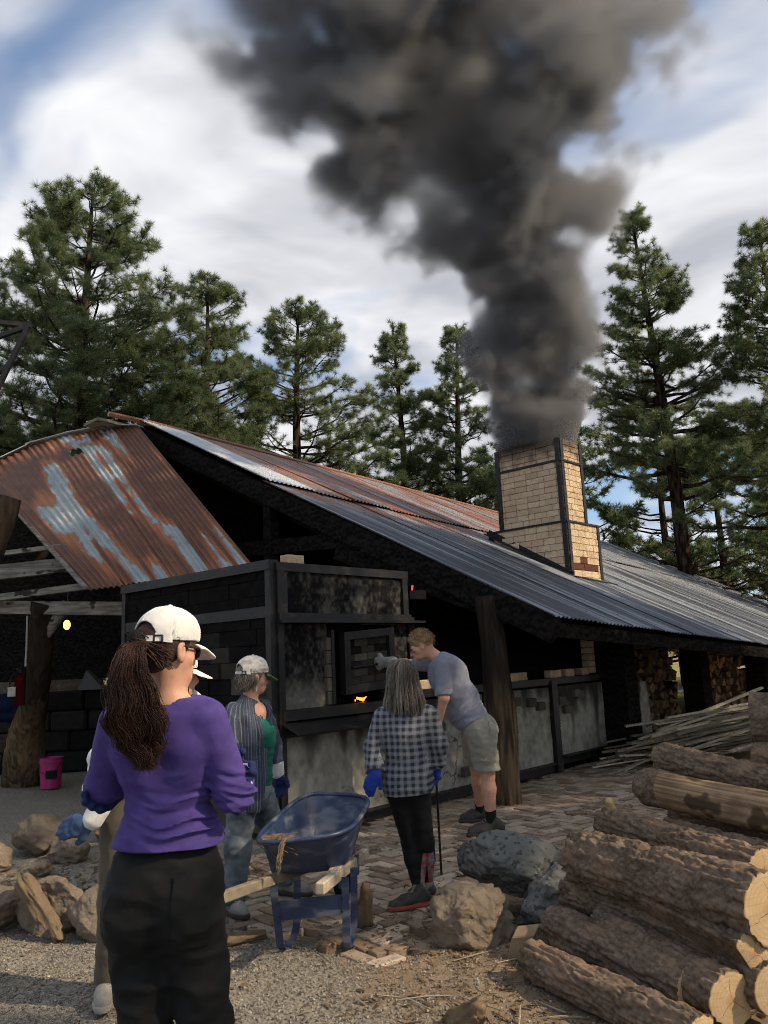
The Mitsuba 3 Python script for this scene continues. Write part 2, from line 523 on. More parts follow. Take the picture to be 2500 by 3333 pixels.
def edge_dist(poly, x, y):
    d = np.full(np.shape(x), 9.0)
    for (x0, y0), (x1, y1) in zip(poly, np.roll(poly, -1, 0)):
        t = np.clip(((x - x0) * (x1 - x0) + (y - y0) * (y1 - y0)) / ((x1 - x0) ** 2 + (y1 - y0) ** 2), 0, 1)
        d = np.minimum(d, np.hypot(x - x0 - t * (x1 - x0), y - y0 - t * (y1 - y0)))
    return d


def ground_z(x, y):
    q = np.stack([x, y, x * 0], -1)
    near = np.clip(1.4 - np.hypot(x, y - 6) / 14, 0, 1)
    h = ((meshkit.fbm(q * 1.3, 3, 3) - .5) * .05 + (meshkit.fbm(q * 8, 3, 4) - .5) * .022) * near
    h = np.where(inside(PAVE, x, y), -.035 + h * .3, h)
    return h - .01


gx, gy = axis(-420, -6, 4.5, 420, .08), axis(-60, 1.4, 12, 900, .08)
X, Y = np.meshgrid(gx, gy, indexing='ij')
i, j = np.meshgrid(np.arange(len(gx) - 1), np.arange(len(gy) - 1), indexing='ij'); w = len(gy)
gq = np.stack([i * w + j, (i + 1) * w + j, (i + 1) * w + j + 1, i * w + j + 1], -1).reshape(-1, 4)
put('ground', (np.stack([X, Y, ground_z(X, Y)], -1).reshape(-1, 3), gq), 'ground_mix', smooth=True, label='gravel and packed dirt yard with dry grass further back', kind='structure')

tag('pavement', 'worn brick pavement laid in herringbone before the kiln', kind='structure')
rng = R_(7)
bl, bw = .215, .104
pieces = []
a_ = math.radians(41); e1, e2 = np.array([math.cos(a_), math.sin(a_)]), np.array([-math.sin(a_), math.cos(a_)])
for u in range(-70, 80):
    for v in range(-10, 140):
        k = (u - v) % 4                                    # herringbone on a grid of half bricks
        if k == 0:
            c, lx, ly = (u + 1, v + .5), 2, 1
        elif k == 2:
            c, lx, ly = (u + .5, v + 1), 1, 2
        else:
            continue
        if k == 2:
            c = (u + .5, v + .0 + 0)
        g = .108
        xy = np.array([-2.0, 4.0]) + e1 * c[0] * g + e2 * c[1] * g
        if inside(PAVE, xy[0], xy[1]):
            pieces.append((xy, lx, ly))
pieces.sort(key=lambda q: np.hypot(*q[0]))
rest, restuv = [], []
for n_, (xy, lx, ly) in enumerate(pieces):
    ed = edge_dist(PAVE, xy[0], xy[1])
    if ed < .16 and rng.random() < .28:
        continue
    h = rng.normal(0, .003) - max(0, .12 - ed) * .08
    tilt = rng.normal(0, .014, 2); yaw = rng.normal(0, .02 if ed > .3 else .09)
    x = np.r_[e1 * math.cos(yaw) + e2 * math.sin(yaw), tilt[0]]; y = np.r_[-e1 * math.sin(yaw) + e2 * math.cos(yaw), tilt[1]]
    m = bevel(np.r_[xy, h - .03], x * (lx * .108 - .017) / 2, y * (ly * .108 - .017) / 2, Z * .03, .005) if n_ < 300 else box(np.r_[xy, h - .03], x * (lx * .108 - .018) / 2, y * (ly * .108 - .018) / 2, Z * .03)
    t = np.tile([rng.random(), (rng.random() < .18) * rng.uniform(.4, 1)], (len(m[0]), 1))
    if n_ < 300:
        put(num('pavement__brick'), m, 'paver', uv=t)
    else:
        rest.append(m); restuv.append(t)
put('pavement__brick_field', cat_(rest), 'paver', uv=np.vstack(restuv), kind='stuff', label='further bricks of the pavement towards the woodpiles')

# ------------------------------------------------------------------ the shed: corrugated roofs on rough timber
tag('open_shed', 'open timber kiln shed with rusty corrugated metal roofs', 'shed')


def sheet(TL, TR, BL, BR, waves, nl, amp=.011, lift=0.0, rng=None, x0=0.0, y0=0.0):
    nu = waves * 8 + 1
    u, v = np.meshgrid(np.linspace(0, 1, nu), np.linspace(0, 1, nl), indexing='ij')
    u_, v_ = u[..., None], v[..., None]
    p = (1 - v_) * ((1 - u_) * TL + u_ * TR) + v_ * ((1 - u_) * BL + u_ * BR)
    n = np.cross(TR - TL, BL - TL); n /= np.linalg.norm(n); n = n * np.sign(n[2])
    off = amp * np.cos(u * waves * 2 * np.pi) + lift + rng.normal(0, .004) + rng.normal(0, .006) * v + .012 * (meshkit.fbm(p * .9, 2, 5) - .5)
    p = p + off[..., None] * n
    i, j = np.meshgrid(np.arange(nu - 1), np.arange(nl - 1), indexing='ij')
    q = np.stack([i * nl + j, (i + 1) * nl + j, (i + 1) * nl + j + 1, i * nl + j + 1], -1).reshape(-1, 4)
    return (p.reshape(-1, 3), q), np.stack([x0 + u * np.linalg.norm(BR - BL), y0 + v * np.linalg.norm(BL - TL)], -1).reshape(-1, 2)


rng = R_(3)
ridge = lambda a: PK + D * a - Z * .047 * a
eave = lambda a: EC + D * a - Z * .0607 * a
rp = lambda a, b: ridge(a) + (eave(a) - ridge(a)) * (b / RLEN)
step = .86
for c in range(25):
    a0, a1 = c * step, (c + 1) * step + .05
    b0 = max(0.0, (a0 - 15.3) / .67)
    if b0 < 3.6:
        m, t = sheet(rp(a0, b0), rp(a1, b0), rp(a0, 3.86), rp(a1, 3.86), 11, 10, lift=.035 if c else .055, rng=rng, x0=a0, y0=b0)
        put(num('open_shed__roof__sheet'), m, 'metal_roof' if c else 'metal_galvanised', smooth=True, uv=t)
    m, t = sheet(rp(a0, max(3.70, b0)), rp(a1, max(3.70, b0)), rp(a0, RLEN), rp(a1, RLEN), 11, 10, lift=0, rng=rng, x0=a0, y0=max(3.70, b0))
    put(num('open_shed__roof__sheet'), m, 'metal_roof', smooth=True, uv=t)
nails = []
for c in range(1, 19):
    for b_ in (.25, 1.3, 2.4, 3.55, 3.98, 5.0, 6.1, 7.2, 8.6):
        if b_ < RLEN and b_ > (c * step - 15.3) / .67:
            o = rp(c * step + rng.normal(0, .02), b_ + rng.normal(0, .03)) + np.cross(D, RB) * (-.05 if np.cross(D, RB)[2] < 0 else .05)
            nails.append((np.array([o + D * .014, o + RB * .014, o - D * .014, o - RB * .014, o + Z * .012]), np.array([[0, 1, 4], [1, 2, 4], [2, 3, 4], [3, 0, 4], [1, 0, 4], [2, 1, 4], [3, 2, 4], [0, 3, 4]])))
put('open_shed__roof__nails', cat_(nails), 'steel', kind='stuff')
bk = lambda a: ridge(a) + P * 5.2 - Z * 2.6
m, t = sheet(ridge(0), ridge(15.3), bk(0), bk(15.3), 60, 4, rng=rng)
put('open_shed__back_slope', m, 'metal_roof', smooth=True, uv=t)
SK = np.cross(D, RB); SK = SK * np.sign(SK[2]) / np.linalg.norm(SK)
for k in range(26):                                       # rough sheathing boards under the metal
    b_ = .16 + k * .325
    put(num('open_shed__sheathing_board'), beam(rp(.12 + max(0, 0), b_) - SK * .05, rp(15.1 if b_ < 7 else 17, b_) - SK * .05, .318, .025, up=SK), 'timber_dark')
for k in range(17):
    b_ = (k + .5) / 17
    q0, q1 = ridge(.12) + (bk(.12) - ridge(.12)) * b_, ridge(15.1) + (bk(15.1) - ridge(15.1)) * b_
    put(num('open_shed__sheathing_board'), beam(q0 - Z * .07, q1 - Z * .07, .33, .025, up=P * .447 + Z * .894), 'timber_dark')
put('open_shed__ridge_cap', tube([ridge(-.55) + Z * .05 + P * .05, ridge(.2) + Z * .06, ridge(6) + Z * .05, ridge(15.3) + Z * .05], .045, 6), 'metal_roof', uv=np.full((4 * 6 + 2, 2), .3))
put('open_shed__ridge_board', beam(ridge(-.75) + P * .28 - Z * .08, ridge(.6) + P * .28 - Z * .08, .5, .05), 'timber_grey')
# the lean-to roof before the gable
LTR, LBR, LBL = np.array([-4.133, 13.2, 5.586]), np.array([-1.55, 9.5, 2.61]), np.array([-3.746, 10.0, 2.519])
top = np.array([[-6.708, 13.62, 5.323], [-6.238, 13.652, 5.478], [-5.495, 13.625, 5.647], [-4.795, 13.496, 5.70], [-4.133, 13.2, 5.60]])
tl = np.array([-6.9, 13.3, 5.0])
bot = np.array([LBL + (LBR - LBL) * k for k in np.linspace(0, 1, 5)])
top[0] = tl
for c in range(4):
    m, t = sheet(top[c], top[c + 1], bot[c] + (bot[c] - top[c]) * rng.uniform(-.004, .004), bot[c + 1], 7, 24, amp=.016, lift=.012 * (c % 2), rng=rng, x0=c * .62)
    if True:                                              # a torn corner near the top
        v, f = m; ce = v[f].mean(1)
        hole = np.array([-5.129, 13.028, 5.153])
        f = f[np.linalg.norm(ce - hole, axis=1) + .05 * np.sin(ce[:, 0] * 40) > .13]
        m = (v, f)
    put(num('open_shed__lean_to__sheet'), m, 'metal_lean', smooth=True, uv=t)
put('open_shed__lean_to__ridge_flashing', cat_([beam(a + Z * .03, b + Z * .03, .22, .012) for a, b in zip(top[:-1], top[1:])]), 'metal_galvanised')
put('open_shed__lean_to__rake_flashing', beam(tl + [0, 0, .0], LBL + [-.02, 0, .02], .07, .02), 'timber_grey')
for a, b, w_, h_ in (((-8.4, 11.2, 2.98), (-4.1, 10.95, 3.27), .09, .06), ((-8.4, 11.2, 2.76), (-3.4, 10.95, 3.04), .1, .20), ((-8.4, 10.9, 2.30), (-3.35, 10.25, 2.64), .10, .085)):
    put(num('open_shed__purlin'), beam(a, b, w_, h_), 'timber_grey')
put('open_shed__plate_beam', beam((-8.4, 11.2, 2.62), (-2.9, 10.25, 2.26), .16, .17), 'timber_grey')
put('open_shed__rafter', beam((-3.2, 9.9, 2.42), (-5.6, 12.8, 4.5), .1, .2), 'timber_dark')
put('open_shed__rafter_001', beam((-1.75, 9.75, 2.38), (-4.15, 13.2, 5.25), .1, .16), 'timber_dark')
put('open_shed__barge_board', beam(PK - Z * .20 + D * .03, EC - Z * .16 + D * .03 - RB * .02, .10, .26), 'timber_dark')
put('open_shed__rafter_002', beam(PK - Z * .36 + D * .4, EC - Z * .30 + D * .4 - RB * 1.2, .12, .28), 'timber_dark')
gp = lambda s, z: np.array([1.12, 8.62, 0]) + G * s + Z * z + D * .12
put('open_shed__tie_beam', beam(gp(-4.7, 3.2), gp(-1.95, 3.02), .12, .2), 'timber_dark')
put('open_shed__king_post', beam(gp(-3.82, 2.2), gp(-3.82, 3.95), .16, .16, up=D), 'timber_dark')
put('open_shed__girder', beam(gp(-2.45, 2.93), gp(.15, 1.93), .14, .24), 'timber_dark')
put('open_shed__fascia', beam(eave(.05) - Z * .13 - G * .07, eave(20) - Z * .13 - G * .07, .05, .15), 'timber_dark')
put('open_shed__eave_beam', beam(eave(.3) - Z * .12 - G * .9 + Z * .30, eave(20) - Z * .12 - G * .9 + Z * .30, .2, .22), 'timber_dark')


def log_post(pts, rads, seed, sides=20, k=14):
    p = chaikin(np.asarray(pts, float), 3); r = np.interp(np.linspace(0, 1, len(p)), np.linspace(0, 1, len(rads)), rads)
    q = np.stack([np.interp(np.linspace(0, 1, 40), np.linspace(0, 1, len(p)), p[:, i]) for i in range(3)], 1); r = np.interp(np.linspace(0, 1, 40), np.linspace(0, 1, len(r)), r)
    v, f = tube(q, r, sides)
    c = np.repeat(q, sides, 0)
    d_ = v[:len(c)] - c
    v[:len(c)] = c + d_ * (1 + (meshkit.fbm(np.c_[v[:len(c), :2] * 14, v[:len(c), 2:] * 1.2], 3, seed)[:, None] - .5) * .5)
    return v, f


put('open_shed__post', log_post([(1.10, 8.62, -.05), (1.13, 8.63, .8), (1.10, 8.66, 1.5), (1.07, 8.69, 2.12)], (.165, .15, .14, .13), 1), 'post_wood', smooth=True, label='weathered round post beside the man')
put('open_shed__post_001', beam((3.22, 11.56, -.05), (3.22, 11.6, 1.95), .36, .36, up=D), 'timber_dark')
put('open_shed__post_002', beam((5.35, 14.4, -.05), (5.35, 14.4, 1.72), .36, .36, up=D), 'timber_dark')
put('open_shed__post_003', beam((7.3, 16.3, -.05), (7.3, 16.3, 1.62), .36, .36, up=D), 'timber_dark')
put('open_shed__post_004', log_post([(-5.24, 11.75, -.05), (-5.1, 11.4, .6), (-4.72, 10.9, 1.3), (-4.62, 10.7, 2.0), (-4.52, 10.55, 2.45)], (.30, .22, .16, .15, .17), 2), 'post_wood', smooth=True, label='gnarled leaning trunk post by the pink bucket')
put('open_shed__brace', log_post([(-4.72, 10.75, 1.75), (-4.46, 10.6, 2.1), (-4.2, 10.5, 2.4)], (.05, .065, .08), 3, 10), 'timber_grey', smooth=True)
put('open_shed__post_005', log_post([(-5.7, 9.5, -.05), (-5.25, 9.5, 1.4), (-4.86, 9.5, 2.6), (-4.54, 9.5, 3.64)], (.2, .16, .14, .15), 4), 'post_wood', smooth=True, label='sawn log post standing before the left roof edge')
for k in range(9):
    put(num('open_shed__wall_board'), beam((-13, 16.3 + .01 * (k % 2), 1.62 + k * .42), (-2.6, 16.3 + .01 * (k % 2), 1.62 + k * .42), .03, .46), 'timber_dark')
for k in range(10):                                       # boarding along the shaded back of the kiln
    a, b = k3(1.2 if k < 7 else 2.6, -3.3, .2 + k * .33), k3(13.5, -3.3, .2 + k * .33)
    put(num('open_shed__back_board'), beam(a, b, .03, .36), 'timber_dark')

# ------------------------------------------------------------------ the kiln
tag('kiln', 'long soot blackened wood fired kiln in steel frames', 'kiln')
rng = R_(11)
KW = 2.56


def kp(name, s0, s1, z0, z1, o0, o1, mat, **k):
    """A slab of the front face: s along, z up, o out of the face."""
    v, f = box(k3((s0 + s1) / 2, (o0 + o1) / 2, (z0 + z1) / 2), D * (s1 - s0) / 2, G * (o1 - o0) / 2, Z * (z1 - z0) / 2)
    return put(num('kiln__' + name), (v, f), mat, **k)


def slab(s0, s1, z0, z1, out, seed, amp=.018, h=.035):
    """An uneven hand-plastered face."""
    a, b = max(2, int((s1 - s0) / h)), max(2, int((z1 - z0) / h))
    s, z = np.meshgrid(np.linspace(s0, s1, a), np.linspace(z0, z1, b), indexing='ij')
    q = np.stack([s * 3, z * 3, s * 0], -1)
    o = out + amp * (meshkit.fbm(q, 4, seed) - .5) * 2 + amp * .8 * (meshkit.fbm(q * 5, 3, seed + 9) - .5)
    p = KA + D * s[..., None] + Z * z[..., None] + G * o[..., None]
    i, j = np.meshgrid(np.arange(a - 1), np.arange(b - 1), indexing='ij')
    return p.reshape(-1, 3), np.stack([i * b + j, (i + 1) * b + j, (i + 1) * b + j + 1, i * b + j + 1], -1).reshape(-1, 4)


core = cat_([box(k3(.9, -KW / 2, 1.2), D * .86, P * (KW / 2 - .05), Z * 1.17), box(k3(3.9, -1.1, .54), D * 2.2, P * 1.02, Z * .54)])
put('kiln__core', core, 'block', uv=np.zeros((len(core[0]), 2)))
# the arch of the chamber behind the shelf
th = np.linspace(0, np.pi, 15)
arch = np.array([KA + D * s + P * (1.2 - .95 * math.cos(t)) + Z * (1.05 + .78 * math.sin(t)) for s in (1.8, 6.1) for t in th])
put('kiln__arch', (arch, np.array([[k, k + 1, k + 16, k + 15] for k in range(14)])), 'block', smooth=True, uv=np.zeros((30, 2)))
put('kiln__plaster_panel', slab(.06, 1.60, .10, .92, 0, 1), 'plaster', smooth=True)
put('kiln__plaster_panel_001', slab(1.60, 3.02, .10, 1.06, 0, 2), 'plaster', smooth=True)
put('kiln__plaster_panel_002', slab(3.02, 4.47, .10, 1.06, 0, 3), 'plaster', smooth=True)
put('kiln__plaster_panel_003', slab(4.60, 5.90, .10, 1.06, 0, 4), 'plaster', smooth=True)
put('kiln__plaster_panel_004', slab(6.55, 7.35, .0, 1.0, 0, 5), 'plaster', smooth=True)
put('kiln__plaster_panel_005', slab(.12, 1.72, 1.95, 2.36, .0, 6, .02), 'plaster_sooty', smooth=True)
put('kiln__plaster_panel_006', slab(.08, .62, 1.10, 1.86, .0, 7, .022), 'plaster_sooty', smooth=True)
put('kiln__plaster_panel_007', slab(1.50, 1.78, 1.12, 1.86, .0, 8, .022), 'plaster_sooty', smooth=True)
for s0, s1, z0, z1, o0, o1 in ((.0, .07, .0, 2.40, -.06, .03), (.07, .12, 1.95, 2.33, -.03, .025), (1.71, 1.79, 1.95, 2.40, -.06, .028), (1.77, 1.87, .95, 1.93, -.06, .03),
                               (4.47, 4.60, .0, 1.14, -.04, .06), (5.90, 6.02, .0, 1.72, -.04, .06), (3.02, 3.08, .1, 1.1, -.02, .03)):
    kp('upright', s0, s1, z0, z1, o0, o1, 'steel')
kp('top_rail', -.01, 1.80, 2.335, 2.415, -.10, .032, 'steel')
kp('hood_plate', .0, 1.80, 1.89, 1.955, -.03, .05, 'steel')
kp('hood_plate', .0, 1.90, 1.862, 1.886, -.02, .16, 'steel')
kp('sill', .03, 1.80, 1.005, 1.10, -.03, .045, 'steel')
v, f = box(k3(.88, .12, .945), D * .86, G * .14 - Z * .05, Z * .006 + G * .002)
put('kiln__ash_shelf', (v, f), 'steel')
kp('ledge_rail', .05, 1.9, .86, .925, -.02, .035, 'steel')
for s0, s1, zz in ((.05, 3.0, .045), (3.1, 4.46, .065), (4.64, 6.06, .13)):
    kp('base_angle', s0, s1, zz - .045, zz + .055, -.02, .016, 'steel')
    kp('base_flange', s0, s1, zz + .056, zz + .068, -.01, .10, 'steel')
kp('shelf_beam', 1.9, 5.9, 1.09, 1.17, -.30, .03, 'steel')
for s in (2.0, 2.24, 3.5, 3.72, 3.94, 4.66, 4.74, 5.1, 5.2, 5.62):
    c = k3(s + rng.normal(0, .02), -.08 + rng.normal(0, .03), 1.17 + .05)
    m = bevel(c, D * .10, G * .055, Z * .048, .006)
    put(num('loose_firebrick'), m, 'firebrick', uv=np.tile([rng.random(), 0], (len(m[0]), 1)), label='pale firebrick lying on the soot covered kiln shelf', cat='brick', group='loose bricks on the kiln shelf')
for k in range(6):
    m = bevel(k3(5.76, -.1, 1.23 + k * .09), D * .085, G * .06, Z * .042, .006)
    put(num('kiln__pier_brick'), m, 'firebrick', uv=np.tile([rng.random() * .5, .0], (len(m[0]), 1)))
for s, z in ((3.28, .80), (3.52, .86), (3.42, .70), (3.68, .93), (4.02, .90), (4.22, .84), (4.72, .88), (4.84, .76), (5.12, .95), (5.2, .93), (2.62, .26)):
    m = bevel(k3(s, .025, z), D * .075, G * .035, Z * .05, .008)
    put(num('kiln__plug_brick'), m, 'block', uv=np.tile([.5, rng.uniform(.4, .9)], (len(m[0]), 1)))
# the stoke door
for n_, (s0, s1, z0, z1) in enumerate(((.60, .665, 1.12, 1.80), (1.44, 1.505, 1.12, 1.85))):
    kp('door_frame', s0 + .03, s1, z0, z1, -.04, .05, 'steel')
kp('door_lintel', 1.03, 1.52, 1.845, 1.885, .0, .06, 'steel')
kp('firebox_mouth', .66, 1.46, 1.10, 1.86, -.20, -.03, 'black_void')
dt = lambda s, z, o: k3(.76 + s, .03 + o + s * .10, z + s * .07)
def dbox(s0, s1, z0, z1, o0, o1):
    p = [dt(s, z, o) for s in (s0, s1) for o in (o0, o1) for z in (z0, z1)]
    return np.array(p), np.array([[0, 2, 3], [0, 3, 1], [4, 5, 7], [4, 7, 6], [0, 1, 5], [0, 5, 4], [2, 6, 7], [2, 7, 3], [0, 4, 6], [0, 6, 2], [1, 3, 7], [1, 7, 5]])
for s0, s1, z0, z1 in ((0, .64, 1.70, 1.775), (0, .64, 1.19, 1.27), (0, .07, 1.27, 1.70), (.57, .64, 1.27, 1.70)):
    put(num('kiln__door__frame'), dbox(s0, s1, z0, z1, -.02, .06), 'steel')
for r in range(6):
    for c in range(4):
        s0 = .07 + c * .167 - (r % 2) * .083; s1 = min(s0 + .162, .57); s0 = max(s0, .07)
        if s1 - s0 < .03:
            continue
        m = dbox(s0, s1, 1.272 + r * .0715, 1.272 + r * .0715 + .067, -.02, .02 + rng.normal(0, .004))
        put(num('kiln__door__brick'), m, 'block', uv=np.tile([.5, np.clip(rng.normal(.12, .12) + .25 * (r in (1, 3) and c in (1, 2)), 0, .6)], (8, 1)))
put('kiln__door__handle', cat_([tube([dt(.09, 1.435, .075), dt(.52, 1.435, .085)], .011, 8), tube([dt(.09, 1.435, .0), dt(.09, 1.435, .085)], .011, 8), tube([dt(.52, 1.435, .0), dt(.52, 1.435, .09)], .011, 8)]), 'steel', smooth=40)
for k in range(5):
    m = bevel(k3(.625, .008, 1.17 + k * .125), D * .05, G * .03, Z * .06, .006)
    put(num('kiln__jamb_brick'), m, 'block', uv=np.tile([.5, rng.uniform(.25, .75)], (len(m[0]), 1)))
# flames: seen under the door and through a spy hole
scene['kiln__flame'] = {**ply(surf(su(.01, rc(k3(1.02, -.03, 1.145), k3(1.10, -.03, 1.125), .012, .016), rc(k3(1.10, -.03, 1.125), k3(1.15, -.03, 1.15), .012, .005), rc(k3(.995, -.03, 1.12), k3(.995, -.03, 1.13), .007, .006)), .004), None, smooth=True), 'bsdf': {'type': 'diffuse', 'reflectance': rgb(.1, .02, .01)}, 'emitter': {'type': 'area', 'radiance': rgb(2.2, .36, .04)}}
scene['kiln__flame_001'] = {**ply(surf(su(.01, rc(k3(2.24, -.3, 2.27), k3(2.25, -.3, 2.31), .012, .010)), .004), None, smooth=True), 'bsdf': {'type': 'diffuse', 'reflectance': rgb(.1, .02, .01)}, 'emitter': {'type': 'area', 'radiance': rgb(1.2, .04, .02)}}
m = bevel(k3(2.28, -.25, 2.2), D * .09, G * .05, Z * .05, .006)
put('sooty_brick', m, 'block', uv=np.tile([.5, .35], (len(m[0]), 1)), label='single sooty brick beneath the small red glow under the roof', cat='brick')
# left face of the firebox: courses of sooty blocks
lp = lambda q, z, o=0.0: KA + P * q + Z * z - D * o
for r in range(16):
    z0 = .06 + r * .1475
    q = .03 - (r % 2) * .15
    while q < KW - .05:
        L = rng.uniform(.26, .36); a, b = max(q, .07), min(q + L, KW - .06)
        q += L
        if b - a < .05:
            continue
        if 1.25 < z0 < 1.5 and ((.55 < a < .75) or (1.1 < a < 1.3)):
            continue
        m = bevel(lp((a + b) / 2, z0 + .07, .0 + rng.normal(0, .006)), P * (b - a - .004) / 2, D * .04, Z * .0722, .002)
        lite = 0.0
        if 1.3 < z0 < 1.75 and .5 < a < 1.5:
            lite = rng.choice([0, .03, .08, .18])
        if z0 < 1.35 and a < .35:
            lite = rng.uniform(.1, .45)
        if z0 < .6:
            lite = max(lite, rng.uniform(.15, .5))
        put(num('kiln__block'), m, 'block', uv=np.tile([.5, lite], (len(m[0]), 1)))
for c, x, y, z in ((lp(.03, 1.2, .02), P * .035, D * .05, Z * 1.2), (lp(KW - .03, 1.2, .02), P * .035, D * .05, Z * 1.2), (lp(KW / 2, 2.39, .03), P * (KW / 2 + .01), D * .055, Z * .045), (lp(KW / 2, 1.97, .035), P * (KW / 2), D * .03, Z * .05), (lp(.25, .93, .07), P * .26, D * .08, Z * .012)):
    put(num('kiln__left_frame'), box(c, x, y, z), 'steel')
m = bevel(np.array([-.91, 7.70, 2.475]), D * .105, P * .06, Z * .055, .006)
put('corner_brick', m, 'firebrick', uv=np.tile([.3, .0], (len(m[0]), 1)), label='tan firebrick sitting alone on top of the kiln corner', cat='brick')

# ------------------------------------------------------------------ the chimney
tag('chimney', 'square yellow firebrick chimney in iron corner straps smoking above the roof', 'chimney')
CH = np.array([2.95, 12.84, 0])
rng = R_(5)
def ch(q, s, z):
    return CH + P * q + D * s + Z * z
for wq, ws, z0, z1, dq, ds, bl_, bh in ((1.50, 1.03, 2.35, 3.57, 0, 0, .232, .112), (1.25, .68, 3.60, 5.00, .03, .03, .232, .1)):
    c = ch(dq + wq / 2, ds + ws / 2, (z0 + z1) / 2)
    if z0 < 3:
        put('chimney__core', box(c, P * (wq / 2 - .02), D * (ws / 2 - .02), Z * (z1 - z0) / 2), 'black_void')
    else:                                                 # an open flue
        t_ = .1
        put('chimney__flue', cat_([box(ch(dq + wq / 2, ds + .02 + t_ / 2, (z0 + z1) / 2), P * (wq / 2 - .02), D * t_ / 2, Z * (z1 - z0) / 2), box(ch(dq + wq / 2, ds + ws - .02 - t_ / 2, (z0 + z1) / 2), P * (wq / 2 - .02), D * t_ / 2, Z * (z1 - z0) / 2),
                                   box(ch(dq + .02 + t_ / 2, ds + ws / 2, (z0 + z1) / 2), P * t_ / 2, D * (ws / 2 - .02 - t_), Z * (z1 - z0) / 2), box(ch(dq + wq - .02 - t_ / 2, ds + ws / 2, (z0 + z1) / 2), P * t_ / 2, D * (ws / 2 - .02 - t_), Z * (z1 - z0) / 2)]), 'black_void')
    for r in range(int(round((z1 - z0) / bh))):
        za, zb = z0 + r * (z1 - z0) / round((z1 - z0) / bh), z0 + (r + 1) * (z1 - z0) / round((z1 - z0) / bh)
        for face in (0, 1):
            W = wq if face == 0 else ws
            q = -.02 - (r % 2) * bl_ / 2
            while q < W:
                L = bl_ if rng.random() > .15 else bl_ / 2
                a, b = max(q, .0), min(q + L, W)
                q += L
                if b - a < .03:
                    continue
                o = rng.normal(0, .0025)
                if face == 0:
                    cc = ch(dq + (a + b) / 2, ds + .02 + o, (za + zb) / 2); x, y = P * (b - a - .006) / 2, D * .04
                else:
                    cc = ch(dq + .02 + o, ds + (a + b) / 2, (za + zb) / 2); x, y = D * (b - a - .006) / 2, P * .04
                if zb < 2.62 + (.28 * max(0, (a + b) / 2 - .1) * 1.9 if face == 0 else 0):
                    continue
                dark = 1.0 if (z0 < 3 and za < 2.98 and za > 2.72 and face == 1 and rng.random() < .55) else (.8 if z0 < 3 and face == 0 and rng.random() < .05 and za < 3.1 else 0.0)
                m = bevel(cc, x, y, Z * (zb - za - .006) / 2, .005)
                put(num('chimney__brick'), m, 'firebrick', uv=np.tile([np.clip(rng.normal(.5, .22), 0, 1), dark], (len(m[0]), 1)))
    for q, s in ((0, 0), (wq, 0), (0, ws), (wq, ws)):
        sq, ss = (1 if q == 0 else -1), (1 if s == 0 else -1)
        put(num('chimney__corner_iron'), cat_([box(ch(dq + q + sq * .03, ds + s - ss * .027, (z0 + z1) / 2 + .004), P * .04, D * .008, Z * (z1 - z0) / 2), box(ch(dq + q - sq * .027, ds + s + ss * .027, (z0 + z1) / 2 + .004), P * .008, D * .04, Z * (z1 - z0) / 2)]), 'steel')
for z, wq, ws, dq, ds in ((3.585, 1.50, 1.03, 0, 0), (4.62, 1.25, .68, .03, .03)):
    put(num('chimney__band'), cat_([box(ch(dq + wq / 2, ds - .03, z), P * (wq / 2 + .04), D * .012, Z * .016), box(ch(dq - .03, ds + ws / 2, z), P * .012, D * (ws / 2 + .015), Z * .016)]), 'steel')
put('chimney__shoulder', box(ch(.75, .515, 3.575), P * .75, D * .515, Z * .01), 'steel')
put('chimney__flashing', cat_([beam(ch(-.10, -.07, 2.66), ch(1.56, -.07, 3.58), .10, .02), beam(ch(-.09, -.1, 2.66), ch(-.09, 1.25, 2.58), .16, .02), beam(ch(-.06, -.02, 2.70), ch(1.52, -.02, 3.61), .012, .09)]), 'steel')

# ------------------------------------------------------------------ the smoke: a real volume of soot
zs = np.array([4.7, 5.25, 6.0, 6.45, 7.3, 8.2, 9.2, 10.1, 11.1, 12.1, 13.1, 14.2, 15.4, 17.5])
sx = np.array([2.68, 2.68, 2.74, 2.70, 2.78, 2.58, 2.20, 1.98, 1.80, 1.75, 1.65, 1.55, 1.5, 1.4])
sr = np.array([.58, .62, .76, .90, 1.0, 1.25, 1.7, 2.25, 2.6, 2.95, 3.2, 3.6, 3.9, 4.2])
S0, S1 = np.array([-4.6, 9.8, 4.72]), np.array([7.4, 17.4, 17.0])
NS = np.array([180, 100, 180])
gz, gy_, gx_ = np.meshgrid(*[np.linspace(S0[k], S1[k], NS[k]) for k in (2, 1, 0)], indexing='ij')
Q = np.stack([gx_, gy_, gz], -1)
ax, ar = np.interp(gz, zs, sx), np.interp(gz, zs, sr)
lift = np.clip((gz - 5) / 9, 0, 1)
wob = (meshkit.fbm(Q * .62 + [0, 0, -3.0], 3, 41)[..., None] - .5) * np.array([1.0, 1.0, 0]) * (.25 + 1.5 * lift[..., None])
dx, dy = (gx_ - ax + wob[..., 0]) / ar, (gy_ - (13.55 - .5 * lift) + wob[..., 1]) / (ar * .62 + .12)
rad = np.sqrt(dx ** 2 + dy ** 2)
fr = (1.9 - .85 * lift)[..., None]
tb = meshkit.fbm(Q * fr * .95 + (meshkit.fbm(Q * 1.1 + 5, 2, 17)[..., None] - .5) * 1.1 + [3, 1, 2], 6, 57)
bl2 = meshkit.fbm(Q * fr * .45 + [9, 4, 7], 2, 77)
body = 1.12 - rad + (tb - .5) * (2.3 + .5 * lift) + (bl2 - .5) * 1.0 * lift + .2 + .35 * np.clip((5.5 - gz) / .6, 0, 1)
dens = np.clip(body / (.30 + .62 * lift), 0, 1) ** 1.25
